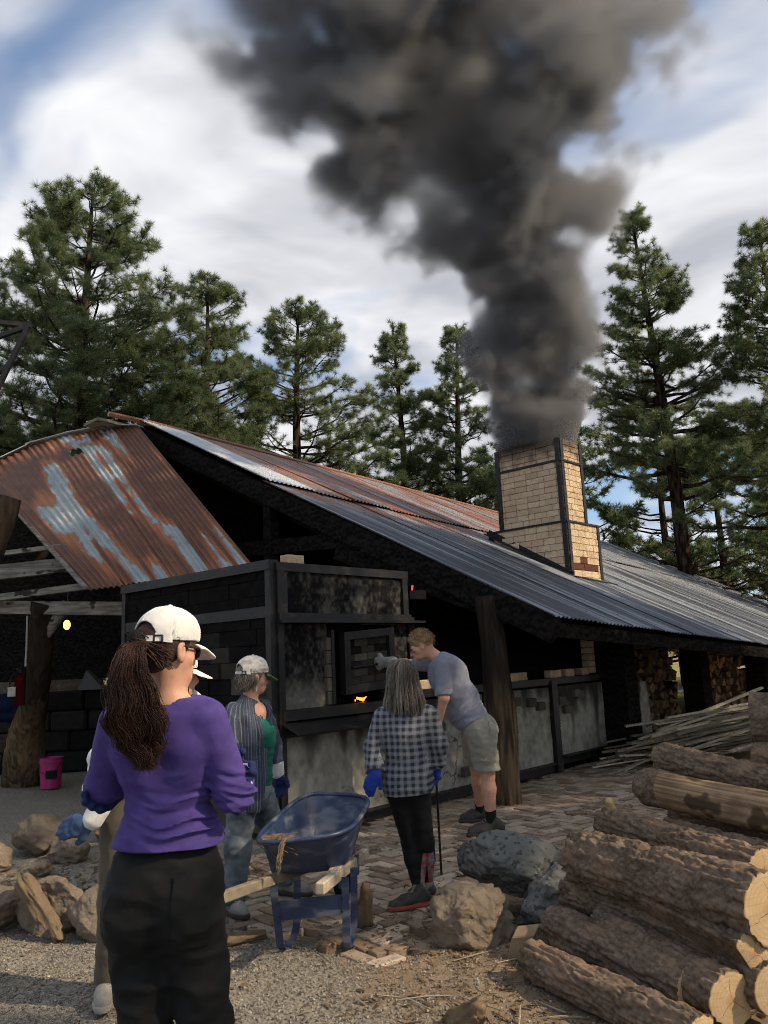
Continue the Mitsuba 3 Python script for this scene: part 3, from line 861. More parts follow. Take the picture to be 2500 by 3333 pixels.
for hx, hz, hr in ((1.1, 10.05, .75), (1.65, 9.75, .6), (1.2, 11.0, .6), (2.55, 6.25, .28)):      # gaps where the sky shows through
    dens *= 1 - .8 * np.exp(-(((gx_ - hx) / (hr * 1.2)) ** 2 + ((gz - hz) / hr) ** 2) ** 1.5)
wisp = np.clip((meshkit.fbm(Q * [.8, .8, .9] + 21, 4, 91) - .52) / .2, 0, 1) * np.clip(1.75 - rad, 0, 1) * np.clip(.6 - dx * .9, 0, 1) * np.clip((gz - 6.8) / 2, 0, 1)
dens *= np.clip((1.62 - rad) / .45, 0, 1)
dens = dens * (6.2 - 3.7 * np.sqrt(lift)) + wisp * .45
dens *= 1 + .6 * np.clip((6.2 - gz) / 1.2, 0, 1)
dens *= np.clip((gz - 4.93) / .07, 0, 1)                   # below the rim only inside the flue, unseen
edge = np.minimum(np.minimum(gx_ - S0[0], S1[0] - gx_), np.minimum(gy_ - S0[1], S1[1] - gy_))
dens = (dens * np.clip(edge / .5, 0, 1) * np.clip((S1[2] - gz) / .8, 0, 1)).astype(np.float32)
scene['soot'] = {'type': 'heterogeneous', 'albedo': {'type': 'constvolume', 'value': rgb(.37, .38, .40)}, 'scale': 1.0,
                 'sigma_t': {'type': 'gridvolume', 'grid': mi.VolumeGrid(np.ascontiguousarray(dens[..., None])), 'to_world': mi.ScalarTransform4f().translate(S0.tolist()).scale((S1 - S0).tolist())},
                 'phase': {'type': 'hg', 'g': .2}}
# its hull: a lofted tube that hugs the plume
hp = np.stack([np.interp(np.linspace(4.74, 16.9, 18), zs, sx), 13.55 - .5 * np.clip((np.linspace(4.74, 16.9, 18) - 5) / 9, 0, 1), np.linspace(4.74, 16.9, 18)], 1)
hr_ = np.interp(hp[:, 2], zs, sr) * 1.8 + .5
hr_[:2] = (.60, .85)
ang = np.arange(20) * 2 * np.pi / 20
hv = hp[:, None] + np.stack([np.cos(ang), np.sin(ang) * .78, ang * 0], -1)[None] * hr_[:, None, None]
hv = np.clip(hv.reshape(-1, 3), S0 + .02, S1 - .02)
n_ = len(hp)
ii, jj = np.meshgrid(np.arange(n_ - 1), np.arange(20), indexing='ij')
hq = np.stack([ii * 20 + jj, ii * 20 + (jj + 1) % 20, (ii + 1) * 20 + (jj + 1) % 20, (ii + 1) * 20 + jj], -1).reshape(-1, 4)
hf = np.vstack([hq[:, [0, 1, 2]], hq[:, [0, 2, 3]]])
hv = np.vstack([hv, hp[0], hp[-1]]); j = np.arange(20); e = (n_ - 1) * 20
hf = np.vstack([hf, np.stack([(j + 1) % 20, j, j * 0 + len(hv) - 2], 1), np.stack([e + j, e + (j + 1) % 20, j * 0 + len(hv) - 1], 1)])
scene['smoke'] = {**ply((hv, hf), None), 'bsdf': {'type': 'null'}, 'interior': {'type': 'ref', 'id': 'soot'}}
tag('smoke', 'thick dark grey smoke billowing out of the brick chimney', 'smoke', kind='stuff')

# ------------------------------------------------------------------ pines
def pine(seed, H, c0, R, r0_, shape=1.0, lean=(0, 0), dens=1.0, dead=0, tuft=.21, K=28, nw=.022):
    """(trunk with limbs, crown of needle tufts, crown uv), its base at the origin."""
    rng = R_(seed)
    tz = np.linspace(0, 1, 14)
    tp = np.stack([lean[0] * H * tz ** 1.2 + .12 * np.sin(tz * 5 + seed), lean[1] * H * tz + .12 * np.cos(tz * 4 + seed), tz * H], 1)
    tr = r0_ * (1 - tz) ** .85 + .025
    wood = [tube(tp, tr, 9)]
    pos, dirs = [], []
    n = int(H * 6.2 * dens)
    for k in range(n + dead):
        live = k < n
        t = rng.uniform(0, 1) ** .9 if live else rng.uniform(0, .9)
        z = (c0 + (1 - c0) * t) if live else c0 * (.35 + .65 * t)
        prof = ((1 - t ** 1.5) ** .7 * (.68 + .32 * min(1, t * 2.5)) + .04) if shape > .5 else ((1 - t) ** .9 * .95 + .06)
        L = R * prof * rng.uniform(.62, 1.12) if live else R * rng.uniform(.35, .75)
        az = k * 2.39996 + rng.normal(0, .3)
        o = np.array([np.interp(z, tz, tp[:, i]) for i in range(3)])
        h = np.array([math.cos(az), math.sin(az), 0])
        e0 = (-.25 + .85 * t) + rng.normal(0, .15)
        u = np.linspace(0, 1, 6)
        pts = o + np.outer(u * L, h) + np.outer(L * (u * e0 * .55 + .28 * u ** 2.4), Z) + rng.normal(0, .04 * L, (6, 3)) * u[:, None]
        br = max(.012, r0_ * .30 * (1 - .7 * t) * min(1, L / R + .2))
        wood.append(tube(pts, br * (1 - u) ** .7 + .006, 4, caps=False))
        tips = []
        m = int((4 + L * 8) * (1 if live else .6))
        for q in range(m):
            uu = 1 - rng.uniform(0, .72) ** 1.35
            b = np.array([np.interp(uu, u, pts[:, i]) for i in range(3)])
            s = rng.choice([-1, 1]); sd = np.cross(h, Z) * s * rng.uniform(.4, 1) + h * rng.uniform(.3, .9) + Z * rng.uniform(-.12, .5)
            sd /= np.linalg.norm(sd)
            l = rng.uniform(.2, .7) * (.42 + .5 * L * (1.12 - uu))
            tips.append((b, b + sd * l, sd))
        tips.append((pts[-2], pts[-1], h + Z * .5))
        for a, b, sd in tips:
            wood.append(tube([a, b], [.014, .006], 3, caps=False)) if (K > 16 or not live) else None
            if live:
                for w_ in ((1.0, .55) if np.linalg.norm(b - a) > .28 else (1.0,)):
                    pos.append(a + (b - a) * w_ + rng.normal(0, .03, 3)); dirs.append(sd + Z * .55)
    for q in range(5):
        pos.append(tp[-1] - Z * q * .12); dirs.append(Z * 1.0)
    pos, dirs = np.array(pos), np.array(dirs)
    dirs /= np.linalg.norm(dirs, axis=1, keepdims=True)
    N = len(pos)
    r = rng.normal(0, 1, (N, K, 3)); r /= np.linalg.norm(r, axis=2, keepdims=True)
    r = r * .92 + dirs[:, None] * .55; r /= np.linalg.norm(r, axis=2, keepdims=True)
    l = tuft * rng.uniform(.75, 1.25, (N, 1, 1)) * rng.uniform(.8, 1.05, (N, K, 1))
    s = np.cross(r, rng.normal(0, 1, (N, K, 3))); s /= np.linalg.norm(s, axis=2, keepdims=True)
    b = pos[:, None] + r * .02
    v = np.stack([b - s * nw * .5, b + s * nw * .5, b + r * l], 2).reshape(-1, 3)
    tone = np.clip(rng.normal(.42, .24, (N, 1, 1)), 0, 1) + rng.normal(0, .06, (N, K, 1))
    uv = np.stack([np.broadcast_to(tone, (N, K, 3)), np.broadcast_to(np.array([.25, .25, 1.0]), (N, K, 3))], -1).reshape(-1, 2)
    return cat_(wood), (v, np.arange(len(v)).reshape(-1, 3)), np.clip(uv, 0, 1)


KINDS = {}


def tree(key, kind, x, y, yaw=0.0, s=1.0, label=None, group=None):
    w, c, uv = kind
    for part, m, mat, t in (('trunk', w, 'trunk_bark', None), ('crown', c, 'needle', uv)):
        g = f'pine_shape_{KINDS.setdefault(id(kind), len(KINDS))}_{part}'
        if g not in scene:                                # one copy of each shape, placed as instances
            scene[g] = {'type': 'shapegroup', part: ply(m, mat, smooth=part == 'trunk', uv=t)}
        scene[f'{key}__{part}'] = {'type': 'instance', 'group': {'type': 'ref', 'id': g}, 'to_world': mi.ScalarTransform4f().translate([x, y, -.05]).rotate([0, 0, 1], math.degrees(yaw)).scale(s)}
    tag(key, label, 'pine tree', group)


big = pine(21, 15.6, .17, 4.3, .30, lean=(.0, 0), dens=2.2, K=64, tuft=.205, nw=.0095)
tree('pine_tree', big, -7.7, 20.0, 0.4, .94, 'tallest pine at the left with a broad bushy crown')
mid = pine(22, 13.3, .12, 3.4, .24, dens=1.9, K=56, nw=.0105, tuft=.19)
tree(num('pine_tree'), mid, -5.0, 21.8, 0, .95, 'pine just right of the tall left pine, its tip lower')
low = pine(23, 13.2, .14, 3.7, .26, dens=1.9, K=56, nw=.0105, tuft=.19)
tree(num('pine_tree'), low, -2.5, 24.2, 2.0, .97, 'round topped pine behind the middle of the shed ridge')
slim = pine(24, 13.6, .18, 2.7, .22, dens=1.7, shape=.4, K=48, nw=.012, tuft=.19)
tree(num('pine_tree'), slim, .7, 28, 0, 1, 'slim pine left of the smoke, second from the chimney')
tree(num('pine_tree'), slim, 2.75, 27, 2.2, .97, 'slim pine left of the smoke, nearest the chimney')
tall = pine(25, 16.0, .38, 3.1, .27, lean=(-.035, 0), dens=1.5, shape=.4, dead=26, K=56, nw=.0105, tuft=.19)
tree(num('pine_tree'), tall, 9.0, 24.0, .3, .955, 'tall pine with bare lower limbs right of the chimney')
right = pine(26, 14.2, .26, 3.6, .26, lean=(-.02, 0), dens=1.6, shape=.4, dead=14, K=56, nw=.0105, tuft=.19)
tree(num('pine_tree'), right, 11.7, 22.3, 1.0, .965, 'dark pine at the right edge leaning over the roof')
back = pine(27, 11.5, .08, 3.2, .2, dens=1.1, K=24, nw=.03, tuft=.24)
rng = R_(2)
for x, y, s in ((-15, 30, 1.05), (-11.5, 27, .95), (-9.0, 31, .9), (-5.0, 33, .86), (-1.5, 34, .84), (2.2, 36, .92), (5.6, 34, .95), (8.6, 35, .98), (11.4, 32, 1.0), (14.2, 34, 1.05), (17.5, 31, 1.0), (20, 36, 1.1), (14.0, 27, .84), (-17, 24, 1.1)):
    tree(num('pine_tree'), back, x, y, rng.uniform(0, 6), s * rng.uniform(.92, 1.08), 'dark pine in the row behind, half hidden by nearer trees', 'background pines')
open_ = pine(29, 13.5, .25, 2.9, .24, dens=.6, K=14, nw=.045, tuft=.25)
# pines beyond the right edge of the picture, between the sun and the yard
shade = pine(28, 13.5, .30, 2.9, .24, dens=.95, K=14, nw=.045, tuft=.25)
for x, y, s in ((8.6, -2.75, 1.0), (9.6, 2.7, .88), (10.8, 5.8, 1.42), (15.5, 4.4, 1.2), (19.5, 5.2, 1.2)):
    tree(num('pine_tree'), open_ if s == 1.0 else shade, x, y, rng.uniform(0, 6), s, 'pine beyond the right edge that throws dappled shade', 'pines right of the yard')

# ------------------------------------------------------------------ the log pile in front
def bark_log(key, a, b, r, seed, label, peel=False, taper=1.0, rough=1.0, bend=.0, split=None, res=1):
    a, b = np.asarray(a, float), np.asarray(b, float)
    t = b - a; L = np.linalg.norm(t); t /= L
    s = np.cross(t, Z); s /= np.linalg.norm(s); n = np.cross(s, t)
    nu, nv = (int(L / .014), 92) if res else (int(L / .03), 40)
    u, v = np.meshgrid(np.linspace(0, 1, nu), np.arange(nv) * 2 * np.pi / nv, indexing='ij')
    rr = r * (1 + (taper - 1) * u)
    q = np.stack([u * L, np.cos(v) * r, np.sin(v) * r], -1)
    rr = rr * (1 + .16 * (meshkit.fbm(q * [2.2, 5, 5] + seed, 3, seed) - .5))
    if peel:
        rr = rr + .010 * (meshkit.fbm(q * [3, 22, 22], 3, seed + 1) - .5)
    else:
        w = q + .02 * (meshkit.fbm(q * 18, 2, seed + 3)[..., None] - .5)
        plate = np.abs(meshkit.fbm(w * [7, 30, 30], 2, seed + 1) - .5) * 2; step = meshkit.fbm(w * [30, 16, 16], 2, seed + 5)
        rr = rr + rough * .85 * (.019 * np.minimum(plate * 3.2, 1) - .013) + rough * .009 * np.round((step - .5) * 5) / 2.5 + rough * .005 * (meshkit.fbm(q * [60, 70, 70], 2, seed + 2) - .5)
    if split is not None:                                 # a split log: one side flat
        cs = np.cos(v - split); rr = np.where(cs > .25, np.minimum(rr, r * .3 / np.maximum(cs, .25)), rr)
    c = a + t * (u * L)[..., None] + n * (bend * np.sin(u * np.pi))[..., None]
    p = c + rr[..., None] * (np.cos(v)[..., None] * s + np.sin(v)[..., None] * n)
    i, j = np.meshgrid(np.arange(nu - 1), np.arange(nv), indexing='ij')
    f = np.stack([i * nv + j, i * nv + (j + 1) % nv, (i + 1) * nv + (j + 1) % nv, (i + 1) * nv + j], -1).reshape(-1, 4)[:, ::-1]
    uv = np.stack([u * L, v / 6.2832], -1).reshape(-1, 2)
    put(key + '__bark', (p.reshape(-1, 3), f), 'peeled' if peel else 'bark', smooth=True, uv=uv)
    for e, sg in ((0, -1), (nu - 1, 1)):
        rim = p[e]; cc = rim.mean(0)
        rings = [cc + (rim - cc) * k + t * sg * (.006 * (1 - k) + (0.002 if k < 1 else 0)) for k in (1.0, .97, .66, .33)] + [np.array([cc + t * sg * .008])]
        vv = np.vstack(rings); ff = []
        for k in range(3):
            o = k * nv; jj = np.arange(nv); ff.append(np.stack([o + jj, o + (jj + 1) % nv, o + nv + (jj + 1) % nv], 1)); ff.append(np.stack([o + jj, o + nv + (jj + 1) % nv, o + nv + jj], 1))
        o = 3 * nv; jj = np.arange(nv); ff.append(np.stack([o + jj, o + (jj + 1) % nv, jj * 0 + 4 * nv], 1))
        ff = np.vstack(ff)
        if sg < 0:
            ff = ff[:, ::-1]
        q = vv - cc
        put(num(key + '__cut_end'), (vv, ff), 'cut_wood', smooth=True, uv=np.stack([q @ s / r * .47 + .5, q @ n / r * .47 + .5], 1))
    tag(key, label, 'log', 'logs in the pile at the right')


LOGS = [((.60, 4.12, .075), (1.09, 3.28, .06), .088, 0, 'rough barked log on the ground, lowest at the front of the pile', {}),
        ((.79, 4.46, .10), (1.20, 3.62, .105), .108, 0, 'log lying on the ground second from the front, its dull cut end facing the yard', {}),
        ((.93, 4.70, .20), (1.42, 3.70, .215), .088, 1, 'dark log wedged under the biggest log, pale at its far end', {}),
        ((.985, 4.58, .40), (1.49, 3.50, .44), .142, 2, 'biggest log of the pile, thick flaky bark and a bright split looking end', dict(rough=1.25)),
        ((1.26, 5.10, .46), (1.71, 4.02, .44), .105, 0, 'knotty half barked log behind the biggest log', dict(rough=1.0)),
        ((1.60, 5.25, .64), (2.02, 4.25, .62), .108, 1, 'smooth peeled log with dark bark left at its far end', dict(peel=True)),
        ((1.83, 5.70, .755), (2.25, 4.70, .68), .098, 0, 'rough log lying on top at the back of the pile', {}),
        ((1.77, 5.36, .42), (2.10, 4.42, .44), .085, 1, 'low log filling the gap under the peeled log', {}),
        ((2.62, 6.05, .955), (3.6, 5.5, .93), .185, 1, 'fat round log on top of the pile at the right edge', dict(rough=.55)),
        ((2.55, 5.9, .68), (3.4, 5.2, .66), .13, 1, 'log tucked under the fat round log at the right edge', dict(rough=.7)),
        ((1.0, 4.3, .13), (1.285, 3.47, .115), .108, 0, 'log on the ground with a bright round end and a reddish heart', {}),
        ((1.1, 4.3, .29), (1.385, 3.48, .265), .095, 1, 'split log with a bright wedge end under the biggest log', dict(split=-.6)),
        ((1.2, 4.4, .14), (1.46, 3.46, .15), .10, 1, 'log at the right edge low in the pile, only its end showing', {}),
        ((1.45, 4.6, .16), (1.9, 3.7, .16), .13, 0, 'log low in the pile behind the front row', dict(res=0)),
        ((1.75, 4.9, .17), (2.25, 4.0, .17), .14, 1, 'log on the ground further back in the pile', dict(res=0)),
        ((1.75, 5.6, .17), (2.4, 4.7, .17), .15, 1, 'log on the ground under the top back log', dict(res=0)),
        ((1.55, 4.9, .40), (2.0, 3.9, .40), .12, 0, 'log in the second layer beside the knotty log', {}),
        ((2.3, 5.9, .42), (2.9, 5.1, .40), .16, 0, 'log in the second layer under the round at the right edge', dict(res=0)),
        ((2.3, 6.2, .15), (3.0, 5.3, .15), .15, 0, 'log on the ground at the back of the pile', dict(res=0))]
for k, (a, b, r, _, lab, o) in enumerate(LOGS):
    bark_log(num('log'), a, b, r, 100 + k * 7, lab, **o)
put('log_004__knot', surf(disp(rc((1.285, 5.06, .55), (1.27, 5.05, .60), .03, .026), lambda p: nz(p, 30) * .01), .006), 'cut_wood', smooth=True, uv=None)
put('log_005__bark_patch', surf(cut(disp(rc((1.597, 5.257, .64), (1.65, 5.13, .64), .117, .116), lambda p: nz(p, [20, 20, 30]) * .03), (1.66, 5.12, .64), (.42, -1, .25)), .008), 'bark', smooth=True)

# ------------------------------------------------------------------ rocks
def rock(key, c, r, seed, mat, label, yaw=0.0, h=.016, amp=.30, group=None, facets=14):
    rng = R_(seed); c, r = np.asarray(c, float), np.asarray(r, float)
    M = frame((math.sin(yaw), math.cos(yaw), 0))
    pl = [(n / np.linalg.norm(n), rng.uniform(.52, .86)) for n in rng.normal(0, 1, (facets, 3))]
    base = el((0, 0, 0), r)

    def f(p):
        q = (p - c) @ M.T
        d = base[0](q); m = min(r)
        for n, k in pl:
            d = np.maximum(d, (q / r) @ n * m - k * m)
        return (d + nz(q, 3.2 / r.mean() * .3, 3, seed) * amp * m + nz(q, 9 / r.mean() * .25, 3, seed + 1) * .05 * m / .15 * .6 + nz(q, 34, 3, seed + 2) * .022 + np.abs(nz(q, [9, 16, 12], 2, seed + 4)) * -.022) * .7
    put(key, surf((f, c - r.max() * 1.15, c + r.max() * 1.15), h * .72, tol=.03), mat, smooth=True, label=label, cat='rock', group=group)


rock('lava_rock', (.66, 5.16, .25), (.36, .25, .23), 31, 'lava', 'large grey pitted lava rock resting on two others', .3, .012)
rock('lava_rock_001', (.86, 4.88, .11), (.25, .22, .21), 32, 'lava', 'grey pitted lava rock low beside the log pile', .8, .012)
rock('lava_rock_002', (1.14, 5.72, .09), (.12, .12, .10), 33, 'lava', 'small dark lava rock touching the log ends', 0, .012)
rock('boulder', (.36, 4.66, .11), (.23, .18, .24), 34, 'rock', 'brown boulder left of the lava rocks', .2, .012, facets=11)
rock('boulder_001', (.52, 5.16, .06), (.09, .1, .07), 46, 'rock', 'small brown stone under the big lava rock', .2, .012)
put('wood_block', bevel(np.array([.60, 4.37, .055]), np.array([.055, -.02, .01]), np.array([.02, .025, .02]), np.array([.02, -.015, .075]), .006), 'split_wood', uv=np.full((24, 2), .9), label='pale sawn wood block leaning by the lava rock', cat='wood block')
for k, (x, y, z, r, lab) in enumerate((((-3.05), 7.35, .20, (.36, .28, .24), 'largest tan boulder in the shaded heap at the left'), (-2.72, 6.95, .12, (.26, .2, .17), 'tan boulder in the shaded heap, nearest the woman in purple'), (-2.62, 7.75, .14, (.24, .2, .17), 'flat topped boulder at the back of the shaded heap'),
                                    (-3.25, 6.75, .12, (.24, .2, .17), 'boulder at the left edge of the shaded heap'), (-2.75, 6.5, .06, (.13, .12, .09), 'small stone in front of the shaded heap'))):
    rock(num('boulder'), (x, y, z * .8), tuple(.84 * q for q in r), 60 + k, 'rock', lab, k * 1.1, .016)
for k, (x, y, z, r, lab) in enumerate(((-2.52, 5.25, .12, (.26, .18, .18), 'pale edging rock at the left picture edge'), (-2.12, 5.22, .10, (.24, .16, .17), 'pale edging rock behind the upright wood splinter'), (-1.75, 5.05, .10, (.30, .17, .17), 'long pale edging rock behind the woman in purple'), (-1.30, 5.0, .07, (.18, .15, .12), 'edging rock right of the long pale one'))):
    rock(num('boulder'), (x, y, z), r, 80 + k, 'rock', lab, .3 * k, .014, facets=7)
rock('boulder_far', (-3.9, 11.5, .16), (.25, .2, .2), 95, 'rock', 'dim boulder on the dark floor right of the pink bucket', 0, .03)


def splinter(key, a, b, r, seed, label, cat='wood chunk', mat='split_wood'):
    a, b = np.asarray(a, float), np.asarray(b, float); t = (b - a) / np.linalg.norm(b - a)
    M = frame(t, np.array([.3, .1, .9]))
    s = disp(rc(a, b, r, r * .55), lambda p: nz((p - a) @ M.T, [46, 5, 46], 3, seed) * r * .9 + nz(p, 12, 2, seed) * r * .4)
    m = surf(s, max(.005, r * .12))
    put(key, m, mat, smooth=True, uv=np.full((len(m[0]), 2), .55), label=label, cat=cat)


splinter('wood_splinter', (-2.25, 5.12, .27), (-1.98, 4.95, .03), .06, 3, 'weathered wedge of split wood leaning on the edging rocks')
splinter('split_chunk', (-.22, 4.95, .04), (-.20, 4.86, .22), .055, 4, 'orange split wood chunk standing by the wheelbarrow leg')
splinter('split_chunk_001', (.22, 3.62, .0), (.28, 3.5, .11), .07, 5, 'splintered stump chunk at the bottom edge before the logs')
splinter('split_chunk_002', (-.98, 4.72, .03), (-.78, 4.80, .03), .04, 6, 'dark bark chunk on the ground behind the woman in purple')
# ------------------------------------------------------------------ the wheelbarrow
glossy('navy_paint', lambda p, n, uv: mix(mix((.010, .018, .050), (.026, .045, .10), fbm(p.x * 9, p.y * 9, p.z * 9, 4)), (.17, .19, .215), smoothstep(.46, .76, fbm(p.x * 7, p.y * 7, p.z * 16, 4)) * .7), .38, .5)
tag('wheelbarrow', 'scratched navy blue metal wheelbarrow on wooden handles', 'wheelbarrow')
top4 = np.array([[-.80, 4.42, .575], [-.26, 4.45, .605], [-.145, 5.26, .66], [-.60, 5.42, .68]])
bot4 = np.array([[-.685, 4.60, .375], [-.315, 4.60, .39], [-.27, 5.05, .36], [-.54, 5.14, .36]])


def loop(c4, n=96, e=5.0, grow=0.0):
    t = np.arange(n) * 2 * np.pi / n + np.pi / 4
    u = np.sign(np.cos(t)) * np.abs(np.cos(t)) ** (2 / e) * (1 + grow); v = np.sign(np.sin(t)) * np.abs(np.sin(t)) ** (2 / e) * (1 + grow)
    u, v = (u + 1) / 2, (v + 1) / 2
    return ((1 - u) * (1 - v))[:, None] * c4[0] + (u * (1 - v))[:, None] * c4[1] + (u * v)[:, None] * c4[2] + ((1 - u) * v)[:, None] * c4[3]


lo_, hi_ = loop(bot4, e=3.6), loop(top4, e=4.0)
prof = [(0, .0), (.0, .55), (.0, .9), (.06, 1.0), (.5, 1.0), (1, 1.0)]
rows = [lo_.mean(0) + (lo_ - lo_.mean(0)) * k for k in (.02, .5, .9)] + [lo_ + (hi_ - lo_) * k + Z * .02 * math.sin(math.pi * k) * 0 for k in (.05, .2, .4, .6, .8, 1.0)]
outv = np.array(rows)
inn = outv.copy(); ctr = inn.mean(1, keepdims=True); inn = ctr + (inn - ctr) * .988 + Z * .006
inn[-1] = outv[-1]
full = np.vstack([outv, inn[::-1]])
nr, nn = full.shape[0], full.shape[1]
i, j = np.meshgrid(np.arange(nr - 1), np.arange(nn), indexing='ij')
f = np.stack([i * nn + j, i * nn + (j + 1) % nn, (i + 1) * nn + (j + 1) % nn, (i + 1) * nn + j], -1).reshape(-1, 4)
put('wheelbarrow__tray', (full.reshape(-1, 3), f), 'navy_paint', smooth=50)
rim = np.vstack([hi_, hi_[:2]])
put('wheelbarrow__rim', tube(rim, .013, 8, caps=False), 'navy_paint', smooth=True)
put('wheelbarrow__handle', bevel((np.array([-.93, 4.0, .415]) + [-.30, 5.45, .30]) / 2, (np.array([-.30, 5.45, .30]) - [-.93, 4.0, .415]) / 2, np.array([.02, -.009, 0]), Z * .026, .005), 'lath', uv=np.full((24, 2), .25))
v, fh = bevel((np.array([-.40, 4.22, .402]) + [-.215, 5.45, .29]) / 2, (np.array([-.215, 5.45, .29]) - [-.40, 4.22, .402]) / 2, np.array([.025, -.004, 0]), Z * .030, .008)
put('wheelbarrow__handle_001', (v, fh), 'lath', uv=np.tile([.95, 0], (len(v), 1)))
put('wheelbarrow__wedge', bevel(np.array([-.335, 4.72, .372]), np.array([.02, .16, -.01]), np.array([.03, -.004, 0]), Z * .03, .006), 'lath', uv=np.tile([.8, 0], (24, 1)))


def strap(pts, w, th_, side):
    p = chaikin(pts, 2); side = np.asarray(side, float) / np.linalg.norm(side)
    t = np.gradient(p, axis=0); t /= np.linalg.norm(t, axis=1, keepdims=True); n = np.cross(t, side)
    v = np.stack([p - side * w / 2 - n * th_ / 2, p + side * w / 2 - n * th_ / 2, p + side * w / 2 + n * th_ / 2, p - side * w / 2 + n * th_ / 2], 1).reshape(-1, 3)
    k = len(p); i, j = np.meshgrid(np.arange(k - 1), np.arange(4), indexing='ij')
    return v, np.stack([i * 4 + j, i * 4 + (j + 1) % 4, (i + 1) * 4 + (j + 1) % 4, (i + 1) * 4 + j], -1).reshape(-1, 4)


put('wheelbarrow__leg', strap([(-.685, 4.56, .37), (-.655, 4.56, .10), (-.648, 4.575, .012), (-.615, 4.70, .0), (-.585, 4.80, .06), (-.585, 4.83, .35)], .04, .006, (1, -.1, 0)), 'navy_paint')
put('wheelbarrow__leg_001', strap([(-.295, 4.55, .37), (-.298, 4.55, .10), (-.300, 4.56, .012), (-.285, 4.68, .0), (-.268, 4.80, .06), (-.262, 4.83, .35)], .04, .006, (1, -.1, 0)), 'navy_paint')
put('wheelbarrow__cross_plate', box((-.485, 4.565, .222), (.19, -.006, .012), (0, .003, 0), (.006, 0, .05)), 'navy_paint')
put('wheelbarrow__bracket', cat_([box((-.33, 4.85, .30), (.02, .004, 0), (0, .05, 0), (0, 0, .05)), box((-.255, 5.06, .31), (.012, 0, 0), (0, .03, 0), (0, 0, .05))]), 'navy_paint')
for q in ((-.655, 4.553, .255), (-.65, 4.553, .19), (-.315, 4.552, .265), (-.315, 4.552, .20)):
    put(num('wheelbarrow__bolt'), surf(el(q, (.008, .006, .008)), .002, .004), 'steel', smooth=True)
m = trimesh.creation.torus(.125, .040, 36, 14); m.apply_transform(trimesh.transformations.rotation_matrix(math.pi / 2, [0, 1, 0])); m.apply_transform(trimesh.transformations.rotation_matrix(-.17, [0, 0, 1])); m.apply_translation([-.37, 5.52, .165])
diffuse('rubber', (.02, .02, .021))
put('wheelbarrow__wheel', (np.array(m.vertices), np.array(m.faces)), 'rubber', smooth=True)
for q in ((-.36, 5.235, .52), (-.235, 5.17, .54)):
    put(num('wheelbarrow__tray_bolt'), surf(el(q, (.016, .01, .016)), .003, .006), 'navy_paint', smooth=True)
rng = R_(8)
n_ = 260
a = np.array([-.735, 4.56, .57]) + rng.normal(0, [.018, .022, .008], (n_, 3)); t = np.array([.9, -.1, .03]) + rng.normal(0, [.1, .22, .14], (n_, 3))
l = rng.uniform(.08, .20, (n_, 1, 1)); u = np.linspace(0, 1, 5)[None, :, None]
fp = a[:, None] + t[:, None] * l * u + np.array([0, 0, -.03]) * u ** 2
tf = tubes(fp, np.full((n_, 5), .0016), 3)
put('bark_fibre', tf, 'split_wood', uv=np.tile([.95, .9], (len(tf[0]), 1)), label='frayed tan bark strips lying on the near rim of the wheelbarrow', cat='bark strip')
n_ = 40
u = np.linspace(0, 1, 7)[None, :, None]
fp = np.array([-.595, 4.425, .60]) + rng.normal(0, [.006, .003, .004], (n_, 1, 3)) + np.array([-.03, -.03, -.02]) * u + np.array([0, 0, -.11]) * u ** 2 * rng.uniform(.7, 1.3, (n_, 1, 1)) + rng.normal(0, .002, (n_, 7, 3))
tf = tubes(fp, np.full((n_, 7), .0016), 3)
put('bark_fibre_001', tf, 'split_wood', uv=np.tile([.95, .95], (len(tf[0]), 1)), label='tuft of bark fibre hanging down over the wheelbarrow rim', cat='bark strip')
for k in range(7):
    c = np.array([-.46, 4.86, .42]) + rng.normal(0, [.04, .05, .012]); t = rng.normal(0, 1, 3) * [1, 1, .6]; t /= np.linalg.norm(t)
    put(num('twig'), tube([c - t * .08, c + rng.normal(0, .008, 3), c + t * .09 + Z * .05], [.006, .007, .004], 6), 'bark', smooth=True, label='dark twig lying in the wheelbarrow tray', cat='twig', group='twigs in the wheelbarrow')

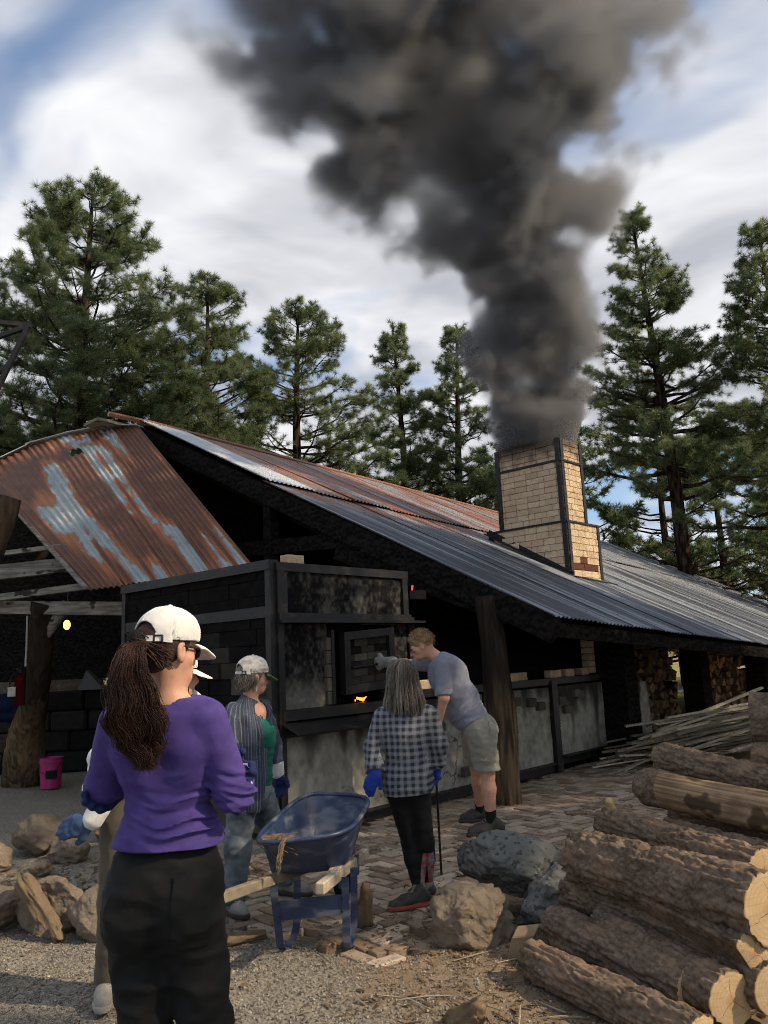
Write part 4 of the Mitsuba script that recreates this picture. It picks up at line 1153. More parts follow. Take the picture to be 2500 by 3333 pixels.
# ------------------------------------------------------------------ split firewood stacks under the far eave, the heap of laths
rng = R_(14)
def wedge(c, t, L, r, rot):
    t = np.asarray(t, float) / np.linalg.norm(t); s = np.cross(t, Z); s /= np.linalg.norm(s); n = np.cross(s, t)
    k = rng.integers(3, 5); an = rot + np.sort(rng.uniform(0, .5, k)) + np.arange(k) * 2 * np.pi / k
    ring = np.outer(np.cos(an) * r * rng.uniform(.8, 1.15, k), s) + np.outer(np.sin(an) * r * rng.uniform(.8, 1.15, k), n)
    v = np.vstack([c + ring - t * L / 2, c + ring + t * L / 2]); f = []
    for i in range(k):
        j = (i + 1) % k; f += [[i, j, j + k], [i, j + k, i + k]]
    for i in range(1, k - 1):
        f += [[0, i, i + 1], [k, k + i + 1, k + i]]
    return v, np.array(f)
for x0, y0, W, H in ((3.95, 14.3, 1.35, 1.5), (5.75, 15.6, 1.6, 1.6), (7.75, 17.1, 2.0, 1.15)):
    z = .08
    while z < H:
        x = 0.0
        while x < W:
            r = rng.uniform(.07, .115)
            c = np.array([x0, y0, z]) + np.array([.80, .60, 0]) * (x + r) + rng.normal(0, [.02, .05, .014])
            t = np.array([.6, -.8, 0]) + rng.normal(0, .12, 3)
            if rng.random() < .12:
                t = np.array([.8, .6, 0]) + rng.normal(0, .2, 3)
            m = wedge(c, t, .42, r, rng.uniform(0, 6))
            put(num('firewood'), m, 'split_wood', uv=np.tile([rng.random(), rng.uniform(.2, 1)], (len(m[0]), 1)), label='split piece of firewood in the stacks under the far eave', cat='firewood', group='split firewood stacked under the eave')
            x += r * 1.75
        z += .145
for k in range(120):
    fan = rng.random()
    L = rng.uniform(1.2, 2.2)
    c = np.array([4.15, 11.2, .0]) + np.array([.75, .25, 0]) * rng.normal(0, .55) + np.array([-.1, .4, 0]) * rng.normal(0, .5)
    th = rng.normal(.32, .22) if fan < .7 else rng.normal(-.02, .12)
    t = np.array([math.cos(th) * .93, math.sin(th) * .8 + .2, rng.normal(.09, .05)]); t /= np.linalg.norm(t)
    z = .03 + .62 * rng.random() * max(.12, 1 - np.hypot(c[0] - 4.35, (c[1] - 11.25)) / 1.3)
    c = c + Z * (z + .08)
    w_ = rng.uniform(.018, .036)
    m = beam(c - t * L / 2, c + t * L / 2, w_ * 1.6, w_ * .8)
    put(num('lath'), m, 'lath', uv=np.tile([rng.random(), (rng.random() < .35) * rng.uniform(.4, 1)], (8, 1)), label='thin grey brown wooden lath in the loose heap by the firewood', cat='lath', group='laths heaped beside the firewood')

# ------------------------------------------------------------------ left corner of the shed
glossy('pink_plastic', lambda p, n, uv: mix((.42, .03, .15), (.28, .022, .10), fbm(p.x * 9, p.y * 9, p.z * 9, 3)), .45, .5)
tag('bucket', 'pink plastic bucket with a dark label standing by the leaning post', 'bucket')
bc = np.array([-4.66, 11.25, 0])
m = trimesh.creation.revolve(np.array([[0, .01], [.125, .0], [.13, .01], [.148, .33], [.156, .335], [.157, .36], [.150, .363], [.150, .385], [.157, .388], [.157, .40], [.147, .40], [.122, .03], [0, .03]]), sections=40); m.apply_translation(bc)
put('bucket__body', m, 'pink_plastic', smooth=40)
put('bucket__bail', tube(chaikin([bc + [-.155, -.02, .37], bc + [-.1, -.15, .22], bc + [.03, -.165, .19], bc + [.12, -.11, .24], bc + [.155, -.02, .37]], 2), .004, 6), 'steel', smooth=True)
an = np.radians(np.linspace(-95, -35, 8)); ring = np.stack([np.cos(an), np.sin(an)], 1)
v = np.vstack([np.c_[bc[:2] + ring * .1435, an * 0 + .13], np.c_[bc[:2] + ring * .1485, an * 0 + .24]])
put('bucket__label', (v, np.array([[k, k + 1, k + 9, k + 8] for k in range(7)])), 'rubber')
diffuse('red_metal', (.05, .006, .006)); diffuse('white_paper', (.34, .34, .33)); diffuse('blue_cloth', (.012, .018, .045))
tag('fire_extinguisher', 'dark red fire extinguisher with a white tag hung on the leaning post', 'fire extinguisher')
c = np.array([-4.76, 10.45, 1.33])
m = trimesh.creation.revolve(np.array([[0, -.2], [.06, -.2], [.068, -.18], [.068, .12], [.05, .17], [.02, .19], [.02, .22], [0, .22]]), sections=24); m.apply_translation(c)
put('fire_extinguisher__cylinder', m, 'red_metal', smooth=40)
put('fire_extinguisher__valve', cat_([box(c + [0, 0, .24], (.02, 0, 0), (0, .02, 0), (0, 0, .03)), box(c + [.0, -.04, .27], (.012, 0, 0), (0, .06, .01), (0, 0, .008))]), 'steel')
put('fire_extinguisher__hose', tube(chaikin([c + [0, -.02, .22], c + [-.1, -.06, .18], c + [-.1, -.07, -.05], c + [-.08, -.07, -.12]], 3), .011, 8), 'rubber', smooth=True)
put('fire_extinguisher__tag', box(c + [-.06, -.10, -.02], (.045, .01, 0), (0, .002, 0), (0, .0, .06)), 'white_paper')
put('conduit', tube([(-4.66, 10.36, 2.26), (-4.655, 10.36, 1.9), (-4.66, 10.36, 1.62)], .012, 8), 'white_paper', label='thin pale conduit pipe running down the leaning post', cat='pipe')
put('blue_tarp', surf(disp(su(.1, rc((-5.9, 11.9, 1.02), (-5.3, 11.8, .98), .17, .13), el((-5.55, 11.8, 1.1), (.22, .16, .16))), lambda p: nz(p, 7, 4) * .12), .025), 'blue_cloth', smooth=True, label='crumpled dark blue tarp on the ledge behind the extinguisher', cat='tarp')
diffuse('dull_paper', (.12, .12, .12))
put('paper_bag', (np.array([[-4.95, 12.9, 1.24], [-4.55, 12.9, 1.24], [-4.85, 12.95, 1.55], [-4.95, 13.15, 1.24], [-4.55, 13.15, 1.24], [-4.85, 13.1, 1.55]]), np.array([[0, 1, 2], [3, 5, 4], [0, 2, 5], [0, 5, 3], [1, 4, 5], [1, 5, 2], [0, 3, 4], [0, 4, 1]])), 'dull_paper', label='pale triangular bag standing on the dark wall behind the post', cat='bag')
tag('stone_wall', 'dark low stone wall across the back of the shed', 'wall')
rng = R_(19)
for r in range(4):
    x = -9.0 + (r % 2) * .3
    while x < -2.3:
        L = rng.uniform(.5, .9)
        m = bevel(np.array([x + L / 2, 13.2 + rng.normal(0, .02), .15 + r * .31]), np.array([L / 2 - .012, 0, 0]), np.array([0, .22, 0]), Z * .15, .03)
        put(num('stone_wall__stone'), m, 'block', uv=np.tile([.5, rng.uniform(.02, .14)], (len(m[0]), 1))); x += L
for k, (x, y, z, r, L) in enumerate(((-7.6, 18.6, .75, .26, 3.6), (-5.6, 18.2, .35, .24, 3.4), (-6.6, 18.9, .30, .26, 4.0), (-5.1, 18.9, .85, .22, 2.8), (-8.4, 19.2, 1.15, .24, 3.0))):
    m = log_post([(x - L / 2, y, z), (x, y + .1, z + .05), (x + L / 2, y + .2, z)], (r, r * .95, r * .9), 40 + k, 16)
    put(num('pale_log'), m, 'lath', uv=np.tile([.7 + .06 * k, 0], (len(m[0]), 1)), smooth=True, label='sunlit pale log in the heap seen through the back of the shed', cat='log', group='pale logs behind the shed')
tag('light_bulb', 'glowing yellow bulb hanging in the dark at the left', 'light bulb')
scene['light_bulb__globe'] = {**ply(surf(su(.02, el((-5.20, 13, 2.28), (.055, .055, .08))), .01), None, smooth=True), 'bsdf': {'type': 'diffuse', 'reflectance': rgb(.5, .4, .2)}, 'emitter': {'type': 'area', 'radiance': rgb(1.7, .85, .16)}}
put('light_bulb__cord', tube([(-5.20, 13, 2.35), (-5.20, 13, 3.4)], .008, 5), 'rubber')
put('scrap_sheet', sheet(np.array([4.05, 14.6, 1.66]), np.array([5.3, 15.5, 1.70]), np.array([4.25, 14.5, 1.45]), np.array([5.5, 15.4, 1.42]), 9, 4, rng=rng)[0], 'metal_galvanised', smooth=True, label='bent scrap of pale corrugated sheet under the far eave', cat='metal sheet')
# tower of struts at the left edge, wires far behind, the road
tag('lattice_tower', 'dark steel lattice tower leg at the left edge above the roof', 'tower')
for a, b in (((-5.52, 12, 7.05), (-6.25, 12, 5.4)), ((-6.9, 12, 7.22), (-5.5, 12, 7.0)), ((-7.2, 12, 6.45), (-5.58, 12, 6.98)), ((-6.9, 12, 6.22), (-5.85, 12, 6.3)), ((-7.2, 12.2, 5.6), (-5.9, 12, 6.3)), ((-6.25, 12, 5.4), (-7.0, 12.1, 3.6)), ((-7.0, 12, 7.2), (-7.1, 12, -.05)), ((-7.0, 12.1, 3.6), (-7.0, 12.1, -.05))):
    put(num('lattice_tower__strut'), beam(a, b, .07, .07, up=np.array([0, 1, 0.0])), 'steel')
for z in (5.55, 5.8, 6.1):
    put(num('power_line'), tube([(3, 33, z - .2), (12, 33, z - .35), (21, 33, z - .2)], .012, 4), 'white_paper', label='thin pale power line running behind the pines', cat='power line', group='power lines behind the pines')
diffuse('road_grey', (.20, .20, .205))
put('road', (np.array([[6, 27, .015], [60, 29.5, .015], [60, 33, .015], [6, 29.6, .015]], float), np.array([[0, 1, 2, 3]])), 'road_grey', kind='structure', label='grey road crossing behind the shed at the right')

# ------------------------------------------------------------------ loose gravel, bark litter
rng = R_(33)
n_ = 70000
x, y = rng.uniform(-3.6, 1.7, n_), 2.1 + 3.6 * rng.random(n_) ** 1.25
keep = ~inside(PAVE, x, y) & (rng.random(n_) < np.clip(1.15 - .75 * (x + .3) + .6 * (meshkit.fbm(np.stack([x, y, x * 0], -1) * 1.6, 3, 8) - .5), .06, 1))
x, y = x[keep], y[keep]; n_ = len(x)
O = np.array([[1, 0, 0], [-1, 0, 0], [0, 1, 0], [0, -1, 0], [0, 0, 1], [0, 0, -1.0]])
OF = np.array([[0, 2, 4], [2, 1, 4], [1, 3, 4], [3, 0, 4], [2, 0, 5], [1, 2, 5], [3, 1, 5], [0, 3, 5]])
r = rng.lognormal(-5.25, .32, (n_, 1, 1)); A = rng.normal(0, 1, (n_, 3, 3)); A, _ = np.linalg.qr(A)
v = (O * r * rng.uniform(.6, 1.2, (n_, 6, 1))) @ A + np.stack([x, y, ground_z(x, y) + .003], 1)[:, None]
uv = np.repeat(np.stack([np.clip(rng.beta(2, 2.4, n_), 0, 1), rng.random(n_)], 1), 6, 0)
put('gravel', (v.reshape(-1, 3), (OF[None] + np.arange(n_)[:, None, None] * 6).reshape(-1, 3)), 'pebble', uv=uv, label='loose grey and tan gravel covering the yard', kind='stuff')
n_ = 11000
zone = rng.random(n_)
x = np.where(zone < .45, rng.uniform(-.9, 1.6, n_), np.where(zone < .7, rng.uniform(-4, -1.0, n_), rng.uniform(-1.3, 2.6, n_)))
y = np.where(zone < .45, rng.uniform(2.6, 5.2, n_), np.where(zone < .7, rng.normal(6.1, .5, n_), rng.uniform(4.6, 8.8, n_)))
keep = ((zone < .7) & ((zone > .45) | (rng.random(n_) < np.clip(.25 + x * .8, .1, .9)))) | (inside(PAVE, x, y) & (rng.random(n_) < .35) & (meshkit.fbm(np.stack([x, y, x * 0], -1) * 1.5, 3, 6) > .53))
x, y = x[keep], y[keep]; n_ = len(x)
L = rng.lognormal(-4.25, .55, (n_, 1)); az = rng.uniform(0, 6.28, n_)
t = np.stack([np.cos(az), np.sin(az), rng.normal(0, .12, n_)], 1) * L; s = np.stack([-np.sin(az), np.cos(az), rng.normal(0, .3, n_)], 1) * L * rng.uniform(.08, .35, (n_, 1)); q = Z * .003
c = np.stack([x, y, np.where(inside(PAVE, x, y), .006, ground_z(x, y) + .006)], 1)
v = np.stack([c - t - s, c + t - s * .5, c + t * .9 + s, c - t * .8 + s * .7], 1); v = np.concatenate([v, v + q], 1)
BF = np.array([[0, 2, 1], [0, 3, 2], [4, 5, 6], [4, 6, 7], [0, 1, 5], [0, 5, 4], [1, 2, 6], [1, 6, 5], [2, 3, 7], [2, 7, 6], [3, 0, 4], [3, 4, 7]])
put('bark_litter', (v.reshape(-1, 3), (BF[None] + np.arange(n_)[:, None, None] * 8).reshape(-1, 3)), 'split_wood', uv=np.repeat(np.stack([rng.random(n_), rng.beta(1.2, 2.2, n_)], 1), 8, 0), label='scattered bark chips and splinters on ground and bricks', kind='stuff')
n_ = 26
x, y = rng.uniform(-.2, 1.2, n_), rng.uniform(2.9, 4.6, n_)
for k in range(n_):
    a = rng.uniform(0, 3.1); L = rng.uniform(.06, .16); t = np.array([math.cos(a), math.sin(a), 0]); c = np.array([x[k], y[k], float(ground_z(x[k], y[k])) + .012])
    put(num('fallen_twig'), tube([c - t * L, c + rng.normal(0, .01, 3) * [1, 1, .2], c + t * L], [.003, .004, .002], 5), 'lath', uv=np.tile([rng.random(), .2], (17, 1)), label='thin dry twig lying on the dirt before the log pile', cat='twig', group='dry twigs on the dirt')

# ------------------------------------------------------------------ people
def cloth(name, c, rough=.8, sheen=.3):
    return glossy(name, c, rough, .25, sheen=sheen)


glossy('skin', lambda p, n, uv: mix((.44, .22, .145), (.60, .34, .235), fbm(p.x * 24, p.y * 24, p.z * 24, 3)), .5, .4)
cloth('purple_cloth', lambda p, n, uv: mix((.050, .033, .155), (.078, .053, .23), fbm(p.x * 40, p.y * 40, p.z * 40, 2)))
cloth('black_cloth', lambda p, n, uv: mix((.0045, .0048, .005), (.0115, .0118, .0115), fbm(p.x * 30, p.y * 30, p.z * 30, 3)))
cloth('white_cloth', lambda p, n, uv: mix((.60, .59, .56), (.74, .73, .70), fbm(p.x * 30, p.y * 30, p.z * 30, 3)))
cloth('stained_cloth', lambda p, n, uv: mix((.60, .58, .53), (.30, .26, .21), smoothstep(.48, .72, fbm(p.x * 24, p.y * 24, p.z * 34, 3)) * .8))
cloth('green_cloth', (.075, .13, .062))
cloth('teal_cloth', lambda p, n, uv: mix((.008, .085, .062), (.012, .125, .092), fbm(p.x * 20, p.y * 20, p.z * 20, 2)))
cloth('grey_tee', lambda p, n, uv: mix((.155, .165, .205), (.215, .225, .275), fbm(p.x * 30, p.y * 30, p.z * 30, 3)))
cloth('khaki', lambda p, n, uv: mix((.175, .170, .14), (.265, .255, .21), fbm(p.x * 26, p.y * 26, p.z * 26, 3)))
cloth('denim', lambda p, n, uv: mix((.055, .075, .095), (.185, .215, .235), smoothstep(.3, .75, fbm(p.x * 12, p.y * 12, p.z * 8, 4))))
cloth('tan_cloth', (.105, .088, .064))
cloth('glove_blue', lambda p, n, uv: mix((.010, .030, .18), (.022, .060, .33), fbm(p.x * 30, p.y * 30, p.z * 30, 3)))
cloth('glove_navy', lambda p, n, uv: mix((.010, .016, .065), (.020, .030, .11), fbm(p.x * 30, p.y * 30, p.z * 30, 3)))
cloth('glove_slate', lambda p, n, uv: mix((.025, .05, .115), (.065, .11, .20), fbm(p.x * 26, p.y * 26, p.z * 26, 3)))
cloth('glove_grey', lambda p, n, uv: mix((.16, .155, .145), (.34, .33, .31), fbm(p.x * 26, p.y * 26, p.z * 26, 3)))
cloth('shoe_dark', lambda p, n, uv: mix((.022, .021, .020), (.085, .075, .065), fbm(p.x * 22, p.y * 22, p.z * 30, 3)), .6, 0)
cloth('shoe_light', lambda p, n, uv: mix((.16, .15, .135), (.36, .34, .30), fbm(p.x * 22, p.y * 22, p.z * 30, 3)), .7, 0)
cloth('sole_red', (.30, .07, .055))
glossy('hair_brown', lambda p, n, uv: mix((.012, .006, .004), (.085, .034, .018), uv.x), .55, .35)
glossy('hair_grey', lambda p, n, uv: mix((.045, .038, .030), (.34, .30, .245), uv.x), .55, .3)
glossy('hair_blond', lambda p, n, uv: mix((.16, .095, .042), (.42, .28, .14), uv.x), .45, .4)
glossy('lens', (.012, .012, .013), .12, .6)


def plaid(p, n, uv):
    a = p.x * .94 - p.y * .34 + (fbm(p.x * 8, p.z * 6, 3.0, 2) - .5) * .02
    b = p.z + (fbm(p.x * 9, p.y * 9, p.z * 3, 2) - .5) * .022
    def st(q, w):
        f = q / w - dr.floor(q / w)
        return smoothstep(.0, .05, f) * smoothstep(.5, .45, f), smoothstep(.72, .74, f) * smoothstep(.79, .77, f)
    u1, u2 = st(a, .042); v1, v2 = st(b, .042)
    k = (u1 + v1) * .5
    c = mix((.19, .20, .215), (.024, .028, .040), k)
    return mix(c, (.34, .34, .35), dr.maximum(u2, v2) * .45)


def pinstripe(p, n, uv):
    a = dr.atan2(p.y - 5.39, p.x + .96) * .19 + (fbm(p.x * 5, p.y * 5, p.z * 2.2, 2) - .5) * .03
    f = a / .022 - dr.floor(a / .022)
    l = smoothstep(.0, .1, f) * smoothstep(.34, .24, f)
    return mix(mix((.028, .036, .060), (.058, .070, .105), noise(a * 34, 1, 2)), (.20, .22, .25), l * (.2 + .5 * noise(a * 46, 3, 1)))


cloth('plaid_cloth', plaid)
cloth('stripe_cloth', pinstripe)
cloth('legging_print', lambda p, n, uv: mix((.20, .19, .19), (.33, .07, .075), smoothstep(.45, .55, noise(p.x * 60, p.y * 60, p.z * 34))))
V = lambda *q: np.array(q, float)


def hand(w, d, side, pn, s=1.0, curl=.35, g=0.0, thumb=1.0, fist=False):
    """Palm, four jointed fingers and a thumb; w wrist, d forward, side towards the thumb, pn out of the palm."""
    d, side, pn = (np.asarray(q, float) / np.linalg.norm(q) for q in (d, side, pn))
    side = side - d * (side @ d); side /= np.linalg.norm(side)
    pn = np.cross(d, side) * np.sign(np.cross(d, side) @ pn)
    S = [rc(w, w + d * .05 * s, .024 * s + g, .028 * s + g)]
    for k, (o, L) in enumerate(((.030, .075), (.010, .083), (-.011, .077), (-.030, .060))):
        kb = w + d * (.085 - .006 * abs(k - 1)) * s + side * o * s
        S.append(rc(w + d * .03 * s + side * o * .5 * s, kb, .016 * s + g * .8, .0135 * s + g * .8))
        p, t = kb, d
        for q in range(3):
            an = curl * (.55 + .45 * q) * (1 + .12 * k) + (.12 if q == 0 else 0)
            t = t * math.cos(an) + pn * math.sin(an); t /= np.linalg.norm(t)
            e = p + t * L * s * (.44, .32, .27)[q]
            S.append(rc(p, e, (.0098 - .0008 * q) * s + g * .75, (.0092 - .0009 * q) * s + g * .75)); p = e
    b = w + d * .028 * s + side * .022 * s
    t1 = d * .62 + side * .75 * thumb + pn * .28; t1 /= np.linalg.norm(t1); t2 = d * .85 + side * .35 * thumb + pn * .42; t2 /= np.linalg.norm(t2)
    m1 = b + t1 * .046 * s
    S += [rc(b, m1, .0155 * s + g * .75, .0115 * s + g * .75), rc(m1, m1 + t2 * .034 * s, .0112 * s + g * .75, .0088 * s + g * .75)]
    return su(.010 * s, *S)


def head(c, M, s=1.0):
    """Skull, face, ears; M rows right, forward, up."""
    q = lambda x, y, z: np.asarray(c) + (M[0] * x + M[1] * y + M[2] * z) * s
    S = [el(q(0, -.012, .018), V(.074, .094, .094) * s, M), el(q(0, .028, -.042), V(.058, .066, .070) * s, M), rc(q(-.03, .062, -.085), q(.03, .062, -.085), .022 * s, .022 * s), rc(q(0, .078, -.092), q(0, .080, -.088), .017 * s, .016 * s),
         rc(q(-.035, .080, .012), q(.035, .080, .012), .012 * s, .012 * s), rc(q(0, .088, .005), q(0, .112, -.030), .009 * s, .0135 * s), rc(q(-.011, .100, -.036), q(.011, .100, -.036), .008 * s, .008 * s),
         rc(q(-.018, .088, -.060), q(.018, .088, -.060), .008 * s, .008 * s), rc(q(-.016, .086, -.069), q(.016, .086, -.069), .0085 * s, .0085 * s), rc(q(-.042, .055, -.022), q(-.046, .045, -.03), .022 * s, .024 * s), rc(q(.042, .055, -.022), q(.046, .045, -.03), .022 * s, .024 * s)]
    h = su(.022 * s, *S)
    for x in (-1, 1):
        h = sub(h, el(q(x * .031, .094, -.004), V(.014, .012, .009) * s, M))
        ear = sub(el(q(x * .080, -.008, -.012), V(.010, .020, .033) * s, M), el(q(x * .090, -.002, -.008), V(.008, .011, .020) * s, M))
        h = su(.006 * s, h, ear, el(q(x * .078, -.002, -.042), V(.007, .009, .010) * s, M))
    return h


def eyes(key, c, M, s=1.0):
    q = lambda x, y, z: np.asarray(c) + (M[0] * x + M[1] * y + M[2] * z) * s
    for x in (-1, 1):
        put(num(key + '__eye'), surf(el(q(x * .031, .082, -.004), V(.012, .012, .012) * s), .003, .006), 'white_cloth', smooth=True)


def strands(key, P3, r, mat, seed, lo=0, hi=1, sides=3, locks=None):
    rng = R_(seed)
    rad = np.broadcast_to(r, P3.shape[:2]).copy(); rad[:, -1] *= .35
    m = tubes(P3, rad, sides)
    tone = rng.beta(1.6, 2.6, len(P3))
    if locks is not None:
        tone = .35 * tone + .65 * rng.beta(1.2, 2.0, locks.max() + 1)[locks]
    put(key, m, mat, uv=np.repeat(np.stack([np.clip(tone * (hi - lo) + lo, 0, 1), rng.random(len(P3))], 1), P3.shape[1] * sides, 0), smooth=True)


def shoe(heel, toe, r=.040, up=.055):
    heel, toe = V(*heel), V(*toe); t = (toe - heel) / np.linalg.norm(toe - heel)
    s = su(.03, rc(heel + Z * (r + .012), heel + (toe - heel) * .55 + Z * (r + .005), r * .92, r), rc(heel + (toe - heel) * .5 + Z * (r + .004), toe - t * r + Z * (r * .8), r * 1.02, r * .82), rc(heel + t * .015 + Z * (r + .02), heel + t * .035 + Z * (r + up), r * .88, r * .92))
    return cut(s, heel + Z * .012, -Z)


def sole(heel, toe, r=.042):
    heel, toe = V(*heel), V(*toe); t = (toe - heel) / np.linalg.norm(toe - heel); M = frame(t)
    s = su(.02, rc(heel + Z * .014, heel + (toe - heel) * .6 + Z * .014, r * .95, r * 1.08), rc(heel + (toe - heel) * .6 + Z * .014, toe - t * r * .8 + Z * .018, r * 1.08, r * .85))
    return cut(cut(s, heel + Z * .030, Z), heel + Z * .002, -Z)


def laces(key, heel, toe, r=.040, mat='shoe_light'):
    heel, toe = V(*heel), V(*toe); t = (toe - heel) / np.linalg.norm(toe - heel); sd = np.cross(t, Z)
    L = np.linalg.norm(toe - heel)
    ms = []
    for k in range(4):
        c = heel + t * L * (.42 + .085 * k) + Z * (r * 2.02 + .030 - .012 * k)
        ms.append(tube([c - sd * .024 - Z * .010, c + Z * .004, c + sd * .024 - Z * .010 + t * .012], .0035, 5))
    put(key, cat_(ms), mat, smooth=True)


def ripple(f, amp, seed, o=3):
    return lambda p: nz(p, f, o, seed) * amp * 2


def noear(s):
    e = su(.01, *[el(hc + HM[0] * x * .084 + HM[1] * -.002 + HM[2] * -.014, V(.026, .026, .040), HM) for x in (-1, 1)])
    return sub(s, e)


def cap_parts(key, c, M, crown, brim, s=1.0, opening=True, h=.0032):
    """A six-panel cap with brim, button, rear opening and strap."""
    q = lambda x, y, z: np.asarray(c) + (M[0] * x + M[1] * y + M[2] * z) * s
    loc = lambda p: ((p - c) @ M.T) / s
    outer = su(.02 * s, el(q(0, -.006, .032), V(.093, .113, .098) * s, M), el(q(0, .03, .045), V(.08, .07, .075) * s, M))
    inner = el(q(0, -.006, .026), V(.088, .108, .094) * s, M)

    def seam(p):
        x = loc(p); a = np.arctan2(x[:, 0], x[:, 1] + .006)
        e = np.abs(((a / (np.pi / 3)) + .5) % 1 - .5) * np.hypot(x[:, 0], x[:, 1] + .006) * np.pi / 3
        return .0022 * np.exp(-(e / .004) ** 2) - .0014 * np.exp(-((e - .009) / .004) ** 2) + nz(p, [34, 34, 20], 3, 6) * .005
    shell = sub(disp(outer, seam), inner)
    shell = cut(shell, q(0, 0, .012), -M[2] + M[1] * .10)
    if opening:
        shell = sub(shell, (lambda p: np.maximum(np.linalg.norm((loc(p) - [0, 0, .022]) * [1, 0, 1.15], axis=1) - .050, loc(p)[:, 1] + .03) * s, outer[1], outer[2]))
    put(key + '__cap', surf(shell, h * s), crown, smooth=True)

    def vis(p):
        x = loc(p)
        z0 = .016 - 2.9 * x[:, 0] ** 2 - .30 * np.maximum(x[:, 1] - .10, 0) - .16 * np.maximum(x[:, 1] - .09, 0)
        fr = .105 + .083 * np.sqrt(np.clip(1 - (x[:, 0] / .086) ** 2, 0, 1))
        return np.maximum.reduce([np.abs(x[:, 2] - z0) - .0032, x[:, 1] - fr, .070 - x[:, 1], np.abs(x[:, 0]) - .086]) * s * .7
    put(key + '__cap_brim', surf((vis, q(0, .12, 0) - .14 * s, q(0, .12, 0) + .14 * s), h * .8 * s, .0), brim, smooth=True)
    put(key + '__cap_button', surf(el(q(0, -.006, .131), V(.009, .009, .006) * s, M), .0025, .004), crown, smooth=True)
    if opening:
        an = np.radians(np.linspace(205, 335, 22)); p = np.array([q(.0925 * math.cos(a), -.006 + .112 * math.sin(a), .008) for a in an])
        put(key + '__cap_strap', strap(p, .018 * s, .003, M[2]), crown)
        b = q(.060, -.092, .008)
        put(key + '__cap_buckle', surf(sub(rbox(b, V(.016, .005, .013) * s, frame(M[1] * -.8 + M[0] * .6), .002), rbox(b, V(.010, .02, .008) * s, frame(M[1] * -.8 + M[0] * .6), .002)), .0022, .004), 'steel', smooth=40)


# --- the woman in purple
W1 = 'person'
tag(W1, 'woman with a long brown ponytail, white cap and purple shirt, seen from behind', 'person')
hc, HM = V(-.668, 2.43, 1.560), frame((.56, .83, -.13))
sl, sr_ = V(-.822, 2.425, 1.355), V(-.528, 2.395, 1.352)
el_, er = V(-.878, 2.49, 1.165), V(-.474, 2.435, 1.150)
wl, wr = V(-.655, 2.665, 1.175), V(-.655, 2.70, 1.135)
neck = su(.05, rc((-.655, 2.435, 1.36), (-.668, 2.432, 1.50), .050, .046), rc((-.70, 2.435, 1.37), (-.61, 2.425, 1.37), .040, .040))
HL = [(V(-.752, 2.46, .80), V(-.724, 2.45, .46), V(-.715, 2.48, .085)), (V(-.600, 2.45, .80), V(-.548, 2.44, .46), V(-.538, 2.46, .085))]
core_ = su(.04, el((-.675, 2.465, 1.26), (.118, .060, .12)), el((-.675, 2.47, .90), (.13, .085, .12)), rc((-.675, 2.47, 1.2), (-.675, 2.47, .9), .065, .075), rc((-.79, 2.43, 1.335), (-.56, 2.41, 1.335), .034, .034))
body = su(.035, head(hc, HM, .90), neck, core_, rc(sl, el_, .034, .030), rc(sr_, er, .034, .030), rc(el_, wl, .034, .025), rc(er, wr, .041, .030), *[rc(a, b, .08, .055) for a, b, _ in HL], *[rc(b, c, .055, .04) for _, b, c in HL])
hl = hand(wl, V(.22, -.02, .0), V(0, -.1, 1), V(-.2, 1, 0), .95, .5); hr = hand(wr, V(-.22, -.05, .02), V(0, -.1, 1), V(.2, 1, 0), .95, .5)
put(W1 + '__body', surf(su(.01, body, hl, hr), .0065), 'skin', smooth=True)
eyes(W1, hc, HM, .90)
tors = su(.055, el((-.675, 2.455, 1.285), (.150, .100, .125)), el((-.672, 2.46, 1.13), (.124, .094, .13)), el((-.672, 2.462, .985), (.160, .122, .13)), rc((-.80, 2.43, 1.352), (-.55, 2.41, 1.352), .056, .056), rc((-.73, 2.43, 1.375), (-.60, 2.42, 1.375), .052, .052), rc((-.75, 2.42, 1.27), (-.74, 2.42, 1.22), .07, .06), rc((-.59, 2.41, 1.27), (-.60, 2.42, 1.22), .07, .06))
slv = su(.03, rc(sl + [.01, 0, 0], el_, .056, .047), rc(el_, el_ + (wl - el_) * .48, .047, .042)); srv = su(.03, rc(sr_ - [.01, 0, 0], er, .056, .050), rc(er, er + (wr - er) * .42, .050, .045))
slv = cut(slv, el_ + (wl - el_) * .47, wl - el_); srv = cut(srv, er + (wr - er) * .03, wr - er)


def fold1(p):
    lower = np.clip((1.24 - p[:, 2]) / .14, 0, 1); right = np.clip((p[:, 0] + .76) / .14, .25, 1)
    w = p.copy(); w[:, 2] += .22 * (p[:, 0] + .67) ** 1 * .5 + .012 * np.sin(p[:, 0] * 26)
    f = (1 - np.abs(nz(w, [5, 5, 30], 2, 4)) * 5.0).clip(-.2, 1)
    g = nz(w, [9, 9, 46], 2, 9)
    arm = np.clip((p[:, 0] + .545) / .02, 0, 1) * np.clip((1.24 - p[:, 2]) / .05, 0, 1)
    return -lower * right * (f * .017 + g * .013) - arm * nz(p, [18, 18, 58], 2, 2) * .018 + nz(p, 7, 2, 3) * .007


